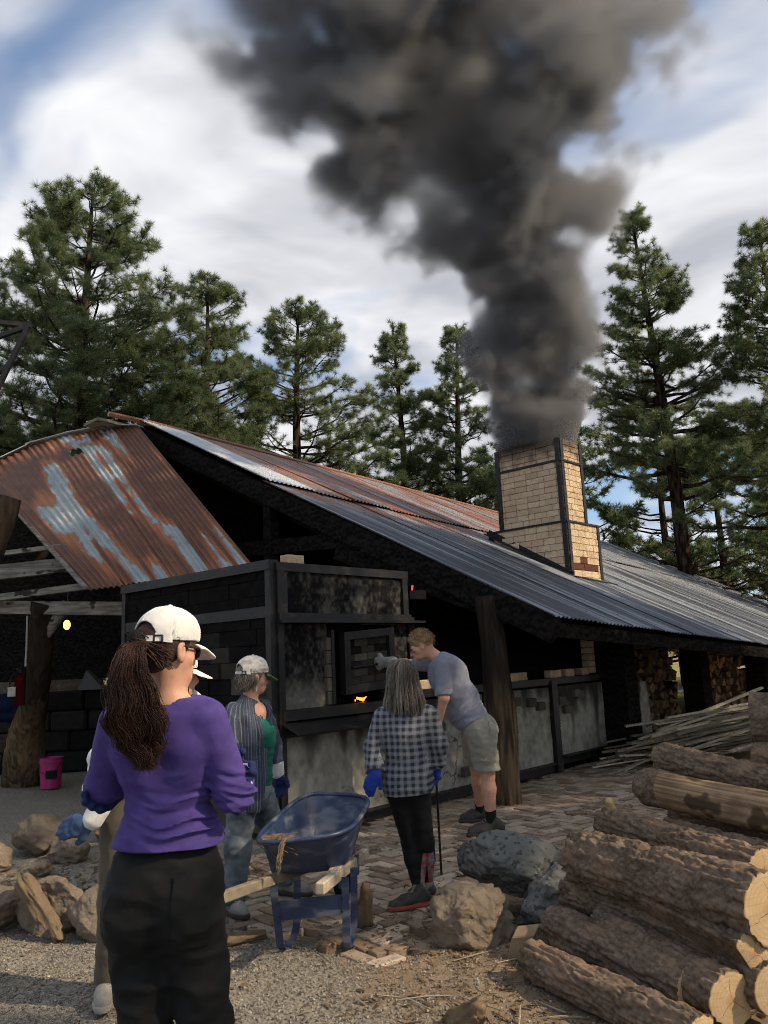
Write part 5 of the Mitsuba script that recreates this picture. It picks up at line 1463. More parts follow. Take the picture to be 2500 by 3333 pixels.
shirt = su(.016, tors, slv, srv)
shirt = cut(cut(disp(shirt, fold1), (-.67, 2.45, 1.002), (.0, 0, -1)), (-.655, 2.42, 1.426), (.10, -.12, 1))
shirt = sub(shirt, rc((-.655, 2.425, 1.38), (-.665, 2.43, 1.52), .060, .070))
put(W1 + '__shirt', surf(shirt, .005), 'purple_cloth', smooth=True)
legs = su(.035, el((-.677, 2.462, .905), (.164, .120, .14)), el((-.748, 2.425, .83), (.094, .092, .10)), el((-.606, 2.42, .83), (.094, .092, .10)), *[su(.04, rc(a, b, .090, .064), rc(b, c, .064, .056)) for a, b, c in HL])
legs = cut(cut(disp(legs, lambda p: -(1 - np.abs(nz(p, [8, 8, 13], 2, 14)) * 5).clip(-.3, 1) * .009 - nz(p, [16, 16, 30], 2, 15) * .006), (0, 0, 1.03), Z), (0, 0, .09), -Z)
put(W1 + '__trousers', surf(legs, .0062), 'black_cloth', smooth=True)
put(W1 + '__trousers__pocket', surf((lambda p: np.abs(legs[0](p) - .003) - .0045, V(-.625, 2.28, .755), V(-.535, 2.40, .945)), .0032, 0), 'black_cloth', smooth=True)
for k, (h_, t_) in enumerate(((V(-.73, 2.42, 0), V(-.72, 2.67, 0)), (V(-.55, 2.40, 0), V(-.51, 2.65, 0)))):
    put(num(W1 + '__shoe'), surf(shoe(h_, t_), .006), 'shoe_dark', smooth=True); put(num(W1 + '__sole'), surf(sole(h_, t_), .006), 'shoe_light', smooth=True)
cap_parts(W1, hc + HM[2] * .011, HM, 'white_cloth', 'white_cloth', .90, True, .0032)
hq = lambda x, y, z: hc + (HM[0] * x + HM[1] * y + HM[2] * z) * .90
put(W1 + '__hair', surf(noear(cut(disp(su(.02, el(hq(0, -.02, .02), (.074, .088, .085), HM), el(hq(0, -.062, -.035), (.058, .041, .045), HM)), lambda p: nz(p @ HM.T, [16, 16, 70], 3, 2) * .003), hq(0, .030, 0), HM[1] * 1.0 - HM[2] * .45)), .004), 'hair_brown', smooth=True, uv=None)
root = hq(-.004, -.122, .018)
rng = R_(44)
gl = chaikin([root + HM[1] * .05, root, V(-.735, 2.285, 1.545), V(-.735, 2.27, 1.47), V(-.722, 2.275, 1.39), V(-.712, 2.29, 1.32), V(-.700, 2.30, 1.27), V(-.692, 2.305, 1.235)], 3)
tt = np.linspace(0, 1, 22); ctr_ = np.stack([np.interp(tt, np.linspace(0, 1, len(gl)), gl[:, i]) for i in range(3)], 1)
wid = np.interp(tt, [0, .09, .2, .35, .5, .65, .8, .9, 1], [.016, .019, .027, .043, .062, .070, .054, .034, .018])
n_ = 2600
ph = rng.uniform(0, 6.283, n_); rd = rng.random(n_) ** .5
end = np.clip(rng.normal(.88, .12, n_), .5, 1.03)
tk = np.linspace(0, 1, 16)[None] * end[:, None]
base_ = np.stack([np.interp(tk, tt, ctr_[:, i]) for i in range(3)], -1); wk = np.interp(tk, tt, wid)
lock = rng.integers(0, 40, n_); lp_ = rng.uniform(0, 6.28, (40, 2)); la = rng.uniform(.3, 1, 40)
ph = lock * 2.399 + rng.normal(0, .5, n_); rd = np.clip(np.sqrt((lock * .618) % 1.0) + rng.normal(0, .22, n_), 0, 1.2)
wave = np.clip(tk * 1.6 - .25, 0, 1)
ox = np.cos(ph)[:, None] * rd[:, None] * wk + .022 * wave * (np.sin(tk * 15 + lp_[lock, 0][:, None]) * la[lock][:, None] + .5 * np.sin(tk * 31 + ph[:, None]))
oy = np.sin(ph)[:, None] * rd[:, None] * wk * .62 + .012 * wave * np.cos(tk * 17 + lp_[lock, 1][:, None]) * la[lock][:, None]
P3 = base_ + ox[..., None] * V(.97, -.1, 0) + oy[..., None] * V(.1, .97, 0) + np.cumsum(rng.normal(0, .0018, base_.shape), 1)
strands(W1 + '__ponytail', P3, .0009, 'hair_brown', 5, 0, 1.1, locks=lock)
put(W1 + '__ponytail__hair_tie', surf(disp(rc(root - HM[1] * .004, root + HM[1] * .012, .027, .027), lambda p: -.003 * np.sin((p @ HM[1]) * 900)), .003), 'black_cloth', smooth=True)
n_ = 260
a = np.array([hq(*q) for q in zip(rng.uniform(.05, .082, n_), rng.uniform(-.085, -.035, n_), rng.uniform(-.075, .0, n_))])
u = np.linspace(0, 1, 8)[None, :, None]
tgt = root + rng.normal(0, .012, (n_, 1, 3)) - HM[1] * 0
q3 = a[:, None] + (tgt - a[:, None]) * u; dd = q3 - hc; ln = np.linalg.norm(dd / [.074, .088, .085], axis=2, keepdims=True)
q3 = hc + dd * np.maximum(1, 1.04 / ln)
strands(W1 + '__hair__side_strands', q3, .0016, 'hair_brown', 6, 0, .6)
# sunglasses
fr_ = [hq(-.055, .088, .006), hq(-.03, .104, .004), hq(0, .108, .008), hq(.03, .104, .004), hq(.055, .088, .006), hq(.076, .045, .008), hq(.082, -.005, .006)]
put(W1 + '__sunglasses', cat_([tube(chaikin(fr_, 2), .0035, 6), *[surf(el(hq(x, .100, -.004), (.024, .006, .018), frame(HM[1] + HM[0] * x * 6)), .004, .004) for x in (-.032, .032)]]), 'lens', smooth=True)
gl1 = hand(el_ + (wl - el_) * .35 + V(-.02, -.055, -.045), V(-.55, -.25, -.55), V(.3, -.1, .8), V(.4, 1, .0), 1.1, .25, .004)
# the gloves she wears: each shows beyond the opposite elbow
g1 = hand(er + V(-.055, .07, .03), V(.80, -.30, -.02), V(.1, .2, 1), V(-.3, -1, 0), 1.0, .55, .0035)
g2 = hand(el_ + V(.06, .05, .0), V(-.60, -.40, -.30), V(-.1, .2, 1), V(.5, -1, 0), 1.0, .6, .0035)
for g_, a_, b_ in ((g1, wl + V(.09, .0, 0), er + V(-.06, .07, .03)), (g2, wr - V(.09, 0, 0), el_ + V(.065, .05, .0))):
    put(num(W1 + '__glove'), surf(su(.015, g_, rc(a_, b_, .040, .032)), .0045), 'glove_navy', smooth=True)
for o in (V(.0, 0, .030), V(.004, 0, .010), V(.004, 0, -.012)):
    c = er + V(.048, -.012, .03) + o
    put(num(W1 + '__glove__piping'), tube([c + V(-.035, .02, .006), c + V(-.005, -.002, .008), c + V(.006, -.012, -.002)], .0032, 6), 'white_cloth', smooth=True)
put(num(W1 + '__glove__piping'), tube([el_ + V(-.045, .02, .030), el_ + V(-.055, -.005, .005), el_ + V(-.052, -.01, -.03)], .003, 6), 'white_cloth', smooth=True)

# --- the woman in the plaid shirt
W2 = 'person_001'
tag(W2, 'long grey haired woman in a plaid shirt and blue gloves holding the wheelbarrow rim', 'person')
hc, HM = V(.070, 5.335, 1.385), frame((-.40, .86, -.34), (0, 0, 1))
sl, sr_, el_, er, wl, wr = V(-.068, 5.325, 1.135), V(.228, 5.315, 1.135), V(-.142, 5.30, .96), V(.283, 5.33, .955), V(-.128, 5.225, .815), V(.262, 5.40, .815)
HL = [(V(.012, 5.34, .665), V(.078, 5.39, .335), V(.112, 5.335, .075)), (V(.138, 5.34, .665), V(.166, 5.37, .335), V(.168, 5.44, .075))]
body = su(.03, head(hc, HM, .95), rc((.078, 5.33, 1.16), (.072, 5.33, 1.33), .05, .046), rc(sl, sr_, .045, .045), rc((.08, 5.335, 1.1), (.078, 5.335, .72), .09, .10), rc(sl, el_, .036, .032), rc(sr_, er, .036, .032), rc(el_, wl, .032, .025), rc(er, wr, .032, .025), *[su(.03, rc(a, b, .07, .05), rc(b, c, .05, .034)) for a, b, c in HL])
hl = hand(wl, V(-.055, -.045, -.125), V(.9, -.1, -.2), V(-.1, 1, -.2), .92, .4); hr = hand(wr, V(-.01, .03, -.14), V(-.5, .8, 0), V(-1, -.2, 0), .92, .4)
put(W2 + '__body', surf(su(.01, body, hl, hr), .0085), 'skin', smooth=True)
eyes(W2, hc, HM, .95)
tors = su(.06, el((.080, 5.335, 1.05), (.165, .115, .15)), rc((.080, 5.335, 1.0), (.072, 5.34, .70), .135, .135), el((.075, 5.34, .74), (.160, .135, .14)), rc((-.055, 5.325, 1.135), (.215, 5.315, 1.135), .060, .060), rc((.02, 5.325, 1.165), (.14, 5.32, 1.165), .055, .055))
s1 = su(.03, rc(sl, el_, .062, .052), rc(el_, wl, .052, .047), rc(wl - (wl - el_) * .12, wl, .052, .050)); s2 = su(.03, rc(sr_, er, .062, .052), rc(er, wr, .052, .047), rc(wr - (wr - er) * .12, wr, .052, .050))
s1, s2 = cut(s1, wl, wl - el_), cut(s2, wr, wr - er)
sh = disp(su(.03, tors, s1, s2), lambda p: -(1 - np.abs(nz(p, [26, 26, 4], 2, 3)) * 5).clip(-.3, 1) * .007 * np.clip((1.10 - p[:, 2]) / .1, 0, 1) - nz(p, [10, 10, 34], 2, 5) * .016 * np.clip((.95 - p[:, 2]) / .1, .2, 1))
sh = sub(cut(sh, (.08, 5.34, .658), (.05, 0, -1)), rc((.075, 5.33, 1.12), (.07, 5.33, 1.4), .05, .06))
put(W2 + '__shirt', surf(sh, .0068), 'plaid_cloth', smooth=True)
put(W2 + '__shirt__collar', surf(cut(sub(rc((.080, 5.32, 1.18), (.076, 5.325, 1.235), .072, .060), rc((.080, 5.325, 1.15), (.075, 5.33, 1.3), .058, .052)), (.08, 5.32, 1.232), (0, .3, 1)), .005), 'plaid_cloth', smooth=True)
leg = disp(su(.03, el((.075, 5.345, .70), (.135, .115, .11)), *[su(.035, rc(a, b, .078, .055), rc(a + (b - a) * .98, b + (c - b) * .3, .054, .054), rc(b + (c - b) * .3, c, .054, .037)) for a, b, c in HL]), lambda p: -nz(p, [14, 14, 34], 2, 8) * .008)
leg = cut(leg, (0, 0, .105), -Z)
put(W2 + '__leggings', surf(leg, .0055), 'black_cloth', smooth=True)
put(W2 + '__leggings__calf_panel', surf((lambda p: np.maximum(leg[0](p) - .002, -(leg[0](p) + .006)) + np.maximum(0, np.minimum(np.hypot(p[:, 0] - (.135 + (p[:, 2] - .1) * .12), (p[:, 2] - .18) * .12) - .016, np.hypot(p[:, 0] - .196, (p[:, 2] - .20) * .14) - .022)), V(.06, 5.25, .105), V(.24, 5.55, .30)), .0045, 0), 'legging_print', smooth=True)
for k, (h_, t_, w_, a_) in enumerate(((V(.148, 5.30, 0), V(-.085, 5.20, 0), 0, HL[0][2]), (V(.185, 5.43, 0), V(.12, 5.62, 0), 0, HL[1][2]))):
    put(num(W2 + '__sock'), surf(cut(rc(a_ + Z * .05, a_ - Z * .02, .040, .041), a_ + Z * .045, Z), .005), 'glove_grey', smooth=True)
    put(num(W2 + '__shoe'), surf(disp(shoe(h_, t_, .038), lambda p: nz(p, 40, 2, 3) * .006), .005), 'shoe_dark', smooth=True); put(num(W2 + '__sole'), surf(sole(h_, t_, .040), .005), 'sole_red', smooth=True)
for w_, e_, hh in ((wl, el_, hand(wl, V(-.055, -.045, -.125), V(.9, -.1, -.2), V(-.1, 1, -.2), .95, .4, .005)), (wr, er, hand(wr, V(-.01, .03, -.14), V(-.5, .8, 0), V(-1, -.2, 0), .95, .4, .005))):
    put(num(W2 + '__glove'), surf(su(.02, hh, rc(w_ + (e_ - w_) * .30, w_ - (e_ - w_) * .2, .050, .038)), .0045), 'glove_blue', smooth=True)
rng = R_(9); n_ = 2000
q_ = lambda x, y, z: hc + HM[0] * x + HM[1] * y + HM[2] * z
put(W2 + '__hair', surf(cut(el(q_(0, -.012, .02), (.078, .098, .098), HM), q_(0, .05, 0), HM[1] - HM[2] * .2), .006), 'hair_grey', smooth=True)
az = rng.uniform(-2.35, 2.35, n_); part = np.sign(az + rng.normal(0, .05, n_)); u = np.linspace(0, 1, 16)[None]
top_ = np.array([q_(0.004 * s + rng.normal(0, .004), rng.uniform(-.07, .06), .118) for s in part])
L = (.20 + .085 * rng.random(n_) ** .7 - .02 * np.abs(az))[:, None]
ex, ey = np.sin(az)[:, None], -np.cos(az)[:, None]                # az 0 is the back of the head
rad_ = np.where(u < .35, np.sin(u / .35 * np.pi / 2), 1.0 + .62 * (u - .35)) * rng.uniform(.90, 1.1, n_)[:, None]
hx, hy = HM[0] * [1, 1, 0], HM[1] * [1, 1, 0]; hx /= np.linalg.norm(hx); hy /= np.linalg.norm(hy)
zz = np.where(u < .35, .112 - .115 * (1 - np.cos(u / .35 * np.pi / 2)), -.003 - (u - .35) / .65 * L * .86)
P3 = hc + (ex * rad_ * .088)[..., None] * hx + (ey * rad_ * .098 - .012)[..., None] * hy + zz[..., None] * Z
P3 += (top_[:, None] - hc - Z * .118) * [1, 1, 0] * ((1 - u) ** 3)[..., None] + (np.sin(u * 7 + np.floor(az[:, None] * 9) * 2.3) * .007 * u)[..., None] * hx
strands(W2 + '__hair__long_strands', P3, .0011, 'hair_grey', 3, 0, 1.15, locks=((az + 2.4) * 11).astype(int))
put('poker_rod', tube([(.262, 5.46, .70), (.27, 5.62, .42), (.285, 5.92, .02)], .008, 7), 'steel', smooth=True, label='thin dark poker rod slanting from the blue glove to the bricks', cat='rod')

# --- the man at the stoke door
W3 = 'person_002'
tag(W3, 'blond man in a grey T-shirt and khaki shorts bending forward to work the stoke door', 'person')
hc, HM = V(.285, 7.33, 1.615), frame((-.86, .12, -.42))
sr_, sl, er, el_, wr, wl = V(.455, 7.18, 1.415), V(.42, 7.50, 1.44), V(.445, 7.10, 1.155), V(.13, 7.76, 1.455), V(.39, 7.19, .93), V(-.045, 7.955, 1.475)
pel = V(.745, 7.32, .85)
HL = [(V(.755, 7.22, .80), V(.79, 7.19, .50), V(.795, 7.20, .13)), (V(.73, 7.42, .80), V(.74, 7.60, .50), V(.765, 7.78, .13))]
body = su(.035, head(hc, HM, 1.04), rc((.44, 7.335, 1.48), (.335, 7.332, 1.565), .060, .055), rc((.50, 7.33, 1.36), pel, .11, .11), rc(sr_, sl, .06, .06), rc(sr_, er, .050, .043), rc(er, wr, .042, .030), rc(sl, el_, .050, .042), rc(el_, wl, .042, .030), *[su(.03, rc(a, b, .085, .062), rc(a + (b - a) * .95, b + (c - b) * .35, .058, .061), rc(b + (c - b) * .35, c, .061, .040)) for a, b, c in HL])
hr_m = hand(wr, V(-.05, .06, -.1), V(-.8, .3, .2), V(.3, .9, 0), 1.08, .6); hl_m = hand(wl, V(-.10, .075, -.015), V(.1, -.1, 1), V(.5, .8, -.1), 1.05, .9)
put(W3 + '__body', surf(su(.012, body, hr_m, hl_m), .0085), 'skin', smooth=True)
eyes(W3, hc, HM, 1.04)
put(W3 + '__glove', surf(su(.02, hand(wl, V(-.10, .075, -.015), V(.1, -.1, 1), V(.5, .8, -.1), 1.35, .85, .009), rc(wl, wl + (el_ - wl) * .40, .050, .060)), .006), 'glove_grey', smooth=True)
tee = su(.06, el((.505, 7.335, 1.345), (.165, .185, .16), frame((-.5, 0, 1), (0, 1, 0))), rc((.50, 7.335, 1.33), pel + V(-.03, 0, .06), .150, .148), rc(sr_ + V(.02, .04, 0), sl + V(.02, -.04, 0), .085, .085), rc((.46, 7.335, 1.46), (.56, 7.335, 1.36), .075, .11), rc((.60, 7.33, 1.12), (.61, 7.33, 1.05), .155, .15))
t1 = cut(rc(sr_, er, .074, .071), er + V(0, 0, .015), er - sr_); t2 = cut(rc(sl, el_, .074, .066), sl + (el_ - sl) * .62, el_ - sl)
tee = disp(su(.03, tee, t1, t2), lambda p: -(1 - np.abs(nz(p @ np.array([[.8, 0, -.6], [0, 1, 0], [.6, 0, .8]]), [10, 8, 22], 2, 6)) * 5).clip(-.3, 1) * .010 * np.clip((1.34 - p[:, 2]) / .15, .1, 1) - nz(p, [14, 14, 14], 2, 4) * .008)
ax_ = pel - V(.5, 7.335, 1.33); ax_ /= np.linalg.norm(ax_)
tee = cut(sub(tee, rc((.43, 7.335, 1.47), (.33, 7.335, 1.60), .062, .075)), pel + V(.0, 0, .055), ax_ * .8 + V(0, 0, -.6))
put(W3 + '__shirt', surf(tee, .008), 'grey_tee', smooth=True)
sh3 = su(.04, el(pel + V(.015, 0, .0), (.155, .185, .155)), *[rc(a + V(.005, 0, .02), b + V(0, 0, -.03), .128, .108) for a, b, _ in HL])
sh3 = cut(cut(disp(sh3, lambda p: -(1 - np.abs(nz(p, [9, 9, 14], 2, 12)) * 5).clip(-.3, 1) * .008 - nz(p, [20, 20, 26], 2, 13) * .008), (0, 0, .525), (0, 0, -1)), pel + V(0, 0, .115), -ax_ * .6 + V(0, 0, .8))
put(W3 + '__shorts', surf(sh3, .008), 'khaki', smooth=True)
put(W3 + '__shorts__pocket', surf((lambda p: np.abs(sh3[0](p) - .003) - .004, V(.72, 6.98, .60), V(.86, 7.12, .74)), .006, 0), 'khaki', smooth=True)
put(W3 + '__shorts__pocket_001', surf((lambda p: np.abs(sh3[0](p) - .003) - .004, V(.82, 7.0, .83), V(.95, 7.24, .93)), .006, 0), 'khaki', smooth=True)
for k, (h_, t_, a_) in enumerate(((V(.865, 7.20, 0), V(.575, 7.14, 0), HL[0][2]), (V(.83, 7.79, 0), V(.56, 7.74, 0), HL[1][2]))):
    put(num(W3 + '__sock'), surf(cut(rc(a_ + Z * .08, a_ - Z * .05, .047, .047), a_ + Z * .075, Z), .006), 'black_cloth', smooth=True)
    put(num(W3 + '__shoe'), surf(disp(shoe(h_, t_, .048, .05), lambda p: nz(p, 34, 3, 3) * .010), .006), 'shoe_dark', smooth=True); put(num(W3 + '__sole'), surf(disp(sole(h_, t_, .052), lambda p: .003 * np.sin(p[:, 0] * 380)), .005), 'shoe_dark', smooth=True)
    laces(num(W3 + '__laces'), h_, t_, .048, 'glove_grey')
q_ = lambda x, y, z: hc + HM[0] * x + HM[1] * y + HM[2] * z
put(W3 + '__hair', surf(sub(cut(disp(su(.02, el(q_(0, -.016, .028), (.083, .105, .098), HM), el(q_(0, .05, .085), (.060, .045, .03), HM)), lambda p: nz(p, 60, 2, 4) * .012), q_(0, -.02, -.028), -HM[2] + HM[1] * .42), rc(q_(-.09, .0, -.02), q_(.09, .0, -.02), .03, .03)), .005), 'hair_blond', smooth=True)
rng = R_(12); n_ = 1300
dn = rng.normal(0, 1, (n_, 3)); dn /= np.linalg.norm(dn, axis=1, keepdims=True); dn = dn[(dn[:, 2] > -.1 + .75 * dn[:, 1])]; n_ = len(dn)
st = hc + ((dn * [.080, .100, .095] + [0, -.014, .028])) @ HM; dw = (dn + [0, .5, .35]) @ HM; dw /= np.linalg.norm(dw, axis=1, keepdims=True)
u = np.linspace(0, 1, 5)[None, :, None]
strands(W3 + '__hair__short_strands', st[:, None] + dw[:, None] * u * rng.uniform(.018, .042, (n_, 1, 1)) + rng.normal(0, .002, (n_, 5, 3)), .0016, 'hair_blond', 4)
fr_ = [q_(-.060, .090, .002), q_(-.03, .112, .0), q_(0, .118, .006), q_(.03, .112, .0), q_(.062, .090, .002), q_(.084, .04, .004), q_(.088, -.008, -.004)]
put(W3 + '__glasses', cat_([tube(chaikin(fr_, 2), .005, 6), tube(chaikin([p * [1, 1, 1] - HM[2] * .022 for p in fr_[:5]], 2), .003, 6)]), 'lens', smooth=True)

# --- the older woman in the striped shirt
W4 = 'person_003'
tag(W4, 'older woman in a stained cap with green brim, open striped shirt and jeans', 'person')
hc, HM = V(-.918, 5.385, 1.43), frame((.80, .60, -.10))
sn, sf, en, ef, wn, wf = V(-1.015, 5.245, 1.205), V(-.885, 5.54, 1.205), V(-1.055, 5.165, .96), V(-.835, 5.68, .96), V(-.995, 5.115, .79), V(-.80, 5.67, .77)
HL = [(V(-.985, 5.33, .66), V(-1.005, 5.29, .38), V(-1.035, 5.28, .075)), (V(-.895, 5.48, .66), V(-.815, 5.58, .37), V(-.765, 5.67, .075))]
body = su(.03, head(hc, HM, .97), rc((-.945, 5.39, 1.20), (-.925, 5.388, 1.37), .055, .048), rc(sn, sf, .045, .045), rc((-.94, 5.39, 1.15), (-.945, 5.40, .70), .10, .10), rc(sn, en, .038, .033), rc(en, wn, .033, .025), rc(sf, ef, .038, .033), rc(ef, wf, .033, .025), el((-.90, 5.385, 1.2), (.07, .09, .07)), *[su(.03, rc(a, b, .075, .055), rc(b, c, .055, .036)) for a, b, c in HL])
h1_ = hand(wn, V(.012, -.01, -.1), V(.9, .3, 0), V(.2, 1, 0), .98, .3); h2_ = hand(wf, V(.02, .0, -.1), V(.8, -.3, 0), V(-.3, -1, 0), .95, .5)
put(W4 + '__body', surf(su(.01, body, h1_, h2_), .0085), 'skin', smooth=True)
eyes(W4, hc, HM, .97)
teal = disp(su(.06, el((-.915, 5.39, 1.06), (.118, .135, .13)), el((-.845, 5.345, 1.06), (.060, .065, .07)), el((-.845, 5.445, 1.06), (.060, .065, .07)), rc((-.92, 5.395, .98), (-.93, 5.40, .78), .130, .130)), lambda p: -nz(p, [14, 14, 34], 2, 3) * .014)
put(W4 + '__top', surf(cut(sub(teal, el((-.82, 5.385, 1.20), (.08, .048, .095))), (0, 0, .74), -Z), .007), 'teal_cloth', smooth=True)
ov = su(.06, el((-.955, 5.39, 1.07), (.135, .175, .17)), rc((-.955, 5.395, 1.0), (-.975, 5.40, .66), .165, .175), rc(sn + V(.02, .03, -.01), sf + V(-.01, -.03, -.01), .066, .066), rc((-.95, 5.33, 1.235), (-.93, 5.45, 1.235), .05, .05))
s1 = su(.03, rc(sn, en, .066, .056), rc(en, wn, .054, .050)); s2 = su(.03, rc(sf, ef, .066, .056), rc(ef, wf, .054, .048))
ov = disp(su(.025, ov, cut(s1, en + (wn - en) * .45, wn - en), cut(s2, ef + (wf - ef) * .6, wf - ef)), lambda p: -(1 - np.abs(nz(p, [16, 16, 4], 2, 22)) * 5).clip(-.3, 1) * .011 - nz(p, [18, 18, 18], 2, 5) * .012)
gap = (lambda p: np.maximum(np.abs((p[:, 1] - 5.385) - .015) - np.interp(p[:, 2], [.6, .8, 1.0, 1.2, 1.3], [.12, .095, .075, .060, .05]), -(p[:, 0] + .905)), V(-1.2, 5, .5), V(-.5, 5.8, 1.5))
ov = cut(sub(sub(ov, gap), rc((-.935, 5.39, 1.2), (-.92, 5.388, 1.4), .058, .07)), (-.95, 5.4, .60), (-.18, 0, -1))
put(W4 + '__shirt', surf(ov, .008), 'stripe_cloth', smooth=True)
put(W4 + '__shirt__collar', surf(sub(cut(sub(rc((-.945, 5.39, 1.235), (-.925, 5.388, 1.30), .088, .066), rc((-.945, 5.39, 1.19), (-.92, 5.388, 1.36), .066, .056)), (-.93, 5.39, 1.30), (.5, 0, 1)), gap), .005), 'stripe_cloth', smooth=True)
jn = cut(disp(su(.04, el((-.945, 5.40, .70), (.130, .155, .12)), *[su(.04, rc(a, b, .095, .075), rc(b, c, .075, .066)) for a, b, c in HL]), lambda p: -(1 - np.abs(nz(p, [9, 9, 18], 2, 31)) * 5).clip(-.3, 1) * .008), (0, 0, .07), -Z)
put(W4 + '__jeans', surf(jn, .0085), 'denim', smooth=True)
for h_, t_ in ((V(-1.07, 5.31, 0), V(-.93, 5.16, 0)), (V(-.80, 5.70, 0), V(-.58, 5.60, 0))):
    put(num(W4 + '__shoe'), surf(disp(shoe(h_, t_, .042, .035), lambda p: nz(p, 34, 3, 3) * .008), .006), 'shoe_light', smooth=True); put(num(W4 + '__sole'), surf(sole(h_, t_, .045), .006), 'shoe_dark', smooth=True)
    laces(num(W4 + '__laces'), h_, t_, .042, 'white_cloth')
put(W4 + '__glove', surf(su(.02, hand(wn, V(.012, -.01, -.1), V(.9, .3, 0), V(.2, 1, 0), 1.1, .28, .006), rc(wn + V(0, 0, .05), wn - V(0, 0, .02), .050, .042)), .005), 'glove_navy', smooth=True)
put(W4 + '__glove_001', surf(su(.02, hand(wf, V(.02, .0, -.1), V(.8, -.3, 0), V(-.3, -1, 0), 1.05, .7, .006)), .005), 'glove_navy', smooth=True)
put(W4 + '__glove_001__cuff', surf(rc(wf + V(-.005, 0, .06), wf - V(0, 0, .0), .046, .042), .005), 'white_cloth', smooth=True)
cap_parts(W4, hc + HM[2] * .010, HM, 'stained_cloth', 'green_cloth', .98, True, .0048)
q_ = lambda x, y, z: hc + HM[0] * x + HM[1] * y + HM[2] * z
hm = cut(disp(su(.02, el(q_(0, -.014, .01), (.083, .100, .09), HM), el(q_(0, -.055, -.05), (.066, .05, .055), HM)), lambda p: nz(p, [44, 44, 18], 3, 2) * .014), q_(0, .030, 0), HM[1] - HM[2] * .3)
put(W4 + '__hair', surf(sub(hm, el(q_(.088, .0, -.02), (.02, .03, .04), HM)), .005), 'hair_grey', smooth=True)
rng = R_(16); n_ = 500
dn = rng.normal(0, 1, (n_ * 3, 3)); dn /= np.linalg.norm(dn, axis=1, keepdims=True); dn = dn[(dn[:, 1] < .1) & (dn[:, 2] < .2) & (dn[:, 2] > -.75)]; n_ = len(dn)
st = hc + (dn * [.084, .102, .09] + [0, -.012, .0]) @ HM; u = np.linspace(0, 1, 5)[None, :, None]
strands(W4 + '__hair__short_strands', st[:, None] + ((dn * .25 + [0, -.1, -.8]) @ HM)[:, None] * u * rng.uniform(.02, .05, (n_, 1, 1)) + rng.normal(0, .0015, (n_, 5, 3)), .0015, 'hair_grey', 8)
put(W4 + '__earring', tube([q_(.084, -.004, -.055), q_(.086, -.004, -.095)], .0022, 5), 'white_cloth')

# --- the person hidden behind the woman in purple
W5 = 'person_004'
tag(W5, 'person in white shirt and tan trousers mostly hidden behind the woman in purple', 'person')
hc, HM = V(-1.06, 3.99, 1.475), frame((.95, .25, -.08))
sn, sf, en, ef, wn, wf = V(-1.285, 3.96, 1.33), V(-1.02, 4.10, 1.33), V(-1.385, 3.93, 1.10), V(-.98, 4.14, 1.08), V(-1.365, 3.82, .90), V(-1.0, 4.02, .95)
HL = [(V(-1.30, 3.96, .80), V(-1.33, 3.99, .44), V(-1.385, 4.06, .08)), (V(-1.14, 4.02, .80), V(-1.10, 4.02, .44), V(-1.08, 3.99, .08))]
body = su(.03, head(hc, HM, .96), rc((-1.13, 4.0, 1.32), (-1.075, 3.99, 1.42), .052, .046), rc(sn, sf, .045, .045), rc((-1.17, 4.0, 1.2), (-1.22, 3.99, .85), .10, .11), rc(sn, en, .038, .033), rc(en, wn, .033, .025), rc(sf, ef, .038, .033), rc(ef, wf, .033, .025), rc(wn, wn + V(-.005, -.03, -.055), .025, .024), *[su(.03, rc(a, b, .085, .06), rc(b, c, .06, .04)) for a, b, c in HL])
hn_ = hand(wn + V(-.005, -.03, -.055), V(-1, -.1, -.22), V(.1, -.15, -1), V(.1, 1, 0), 1.0, .2); hf_ = hand(wf, V(0, 0, -.1), V(1, 0, 0), V(0, 1, 0), .95, .4)
put(W5 + '__body', surf(su(.01, body, hn_, hf_), .0095), 'skin', smooth=True)
eyes(W5, hc, HM, .96)
t5 = su(.05, el((-1.165, 4.02, 1.22), (.155, .115, .15)), rc((-1.18, 4.0, 1.15), (-1.245, 3.99, .98), .135, .150), rc(sn + V(.03, 0, 0), sf, .06, .06), rc(sn, en, .060, .056), cut(rc(en, wn, .056, .05), en + (wn - en) * .35, wn - en), cut(rc(sf, ef, .06, .05), ef, ef - sf))
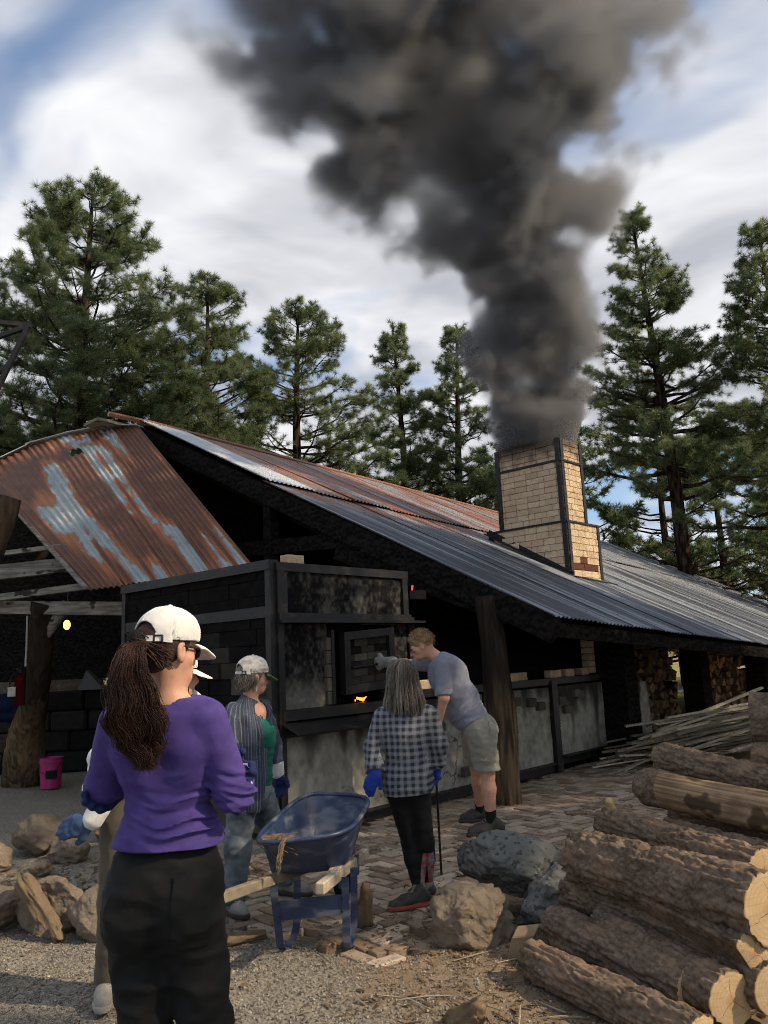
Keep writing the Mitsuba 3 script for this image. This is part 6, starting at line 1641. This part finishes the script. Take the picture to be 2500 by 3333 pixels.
put(W5 + '__shirt', surf(cut(disp(t5, lambda p: -nz(p, [10, 10, 26], 2, 3) * .018), (0, 0, .96), -Z), .007), 'white_cloth', smooth=True)
l5 = cut(disp(su(.04, el((-1.235, 3.99, .87), (.155, .125, .13)), *[su(.04, rc(a, b, .10, .078), rc(b, c, .078, .066)) for a, b, c in HL]), lambda p: -nz(p, [10, 10, 22], 2, 5) * .014), (0, 0, .08), -Z)
put(W5 + '__trousers', surf(l5, .010), 'tan_cloth', smooth=True)
for h_, t_ in ((V(-1.40, 4.13, 0), V(-1.36, 3.90, 0)), (V(-1.14, 4.03, 0), V(-.97, 3.88, 0))):
    put(num(W5 + '__shoe'), surf(disp(shoe(h_, t_, .044, .04), lambda p: nz(p, 34, 3, 3) * .008), .006), 'shoe_light', smooth=True); put(num(W5 + '__sole'), surf(sole(h_, t_, .047), .006), 'shoe_light', smooth=True)
put(W5 + '__glove', surf(su(.014, hand(wn + V(-.005, -.03, -.055), V(-1, -.1, -.22), V(.1, -.15, -1), V(.1, 1, 0), 1.06, .2, .0055)), .005), 'glove_slate', smooth=True)
put(W5 + '__glove__cuff', surf(disp(rc(wn + V(.02, -.02, .0), wn + V(-.01, -.03, -.05), .050, .046), lambda p: nz(p, 20, 2, 3) * .01), .005), 'white_cloth', smooth=True)
cap_parts(W5, hc + HM[2] * .012, HM, 'white_cloth', 'white_cloth', .98, False, .0065)
rng = R_(18); n_ = 700
q_ = lambda x, y, z: hc + HM[0] * x + HM[1] * y + HM[2] * z
az = rng.uniform(-2.3, 2.3, n_); u = np.linspace(0, 1, 12)[None]; ex, ey = np.sin(az)[:, None], -np.cos(az)[:, None]
rr = (.085 + .02 * u) * rng.uniform(.85, 1.15, n_)[:, None]
P3 = hc + (ex * rr)[..., None] * HM[0] + (ey * rr * 1.1 - .01)[..., None] * HM[1] + (.03 - u * rng.uniform(.16, .24, n_)[:, None])[..., None] * Z + (np.sin(u * 12 + az[:, None] * 9) * .006)[..., None] * HM[0]
strands(W5 + '__hair', P3, .002, 'hair_brown', 8, .3, 1)
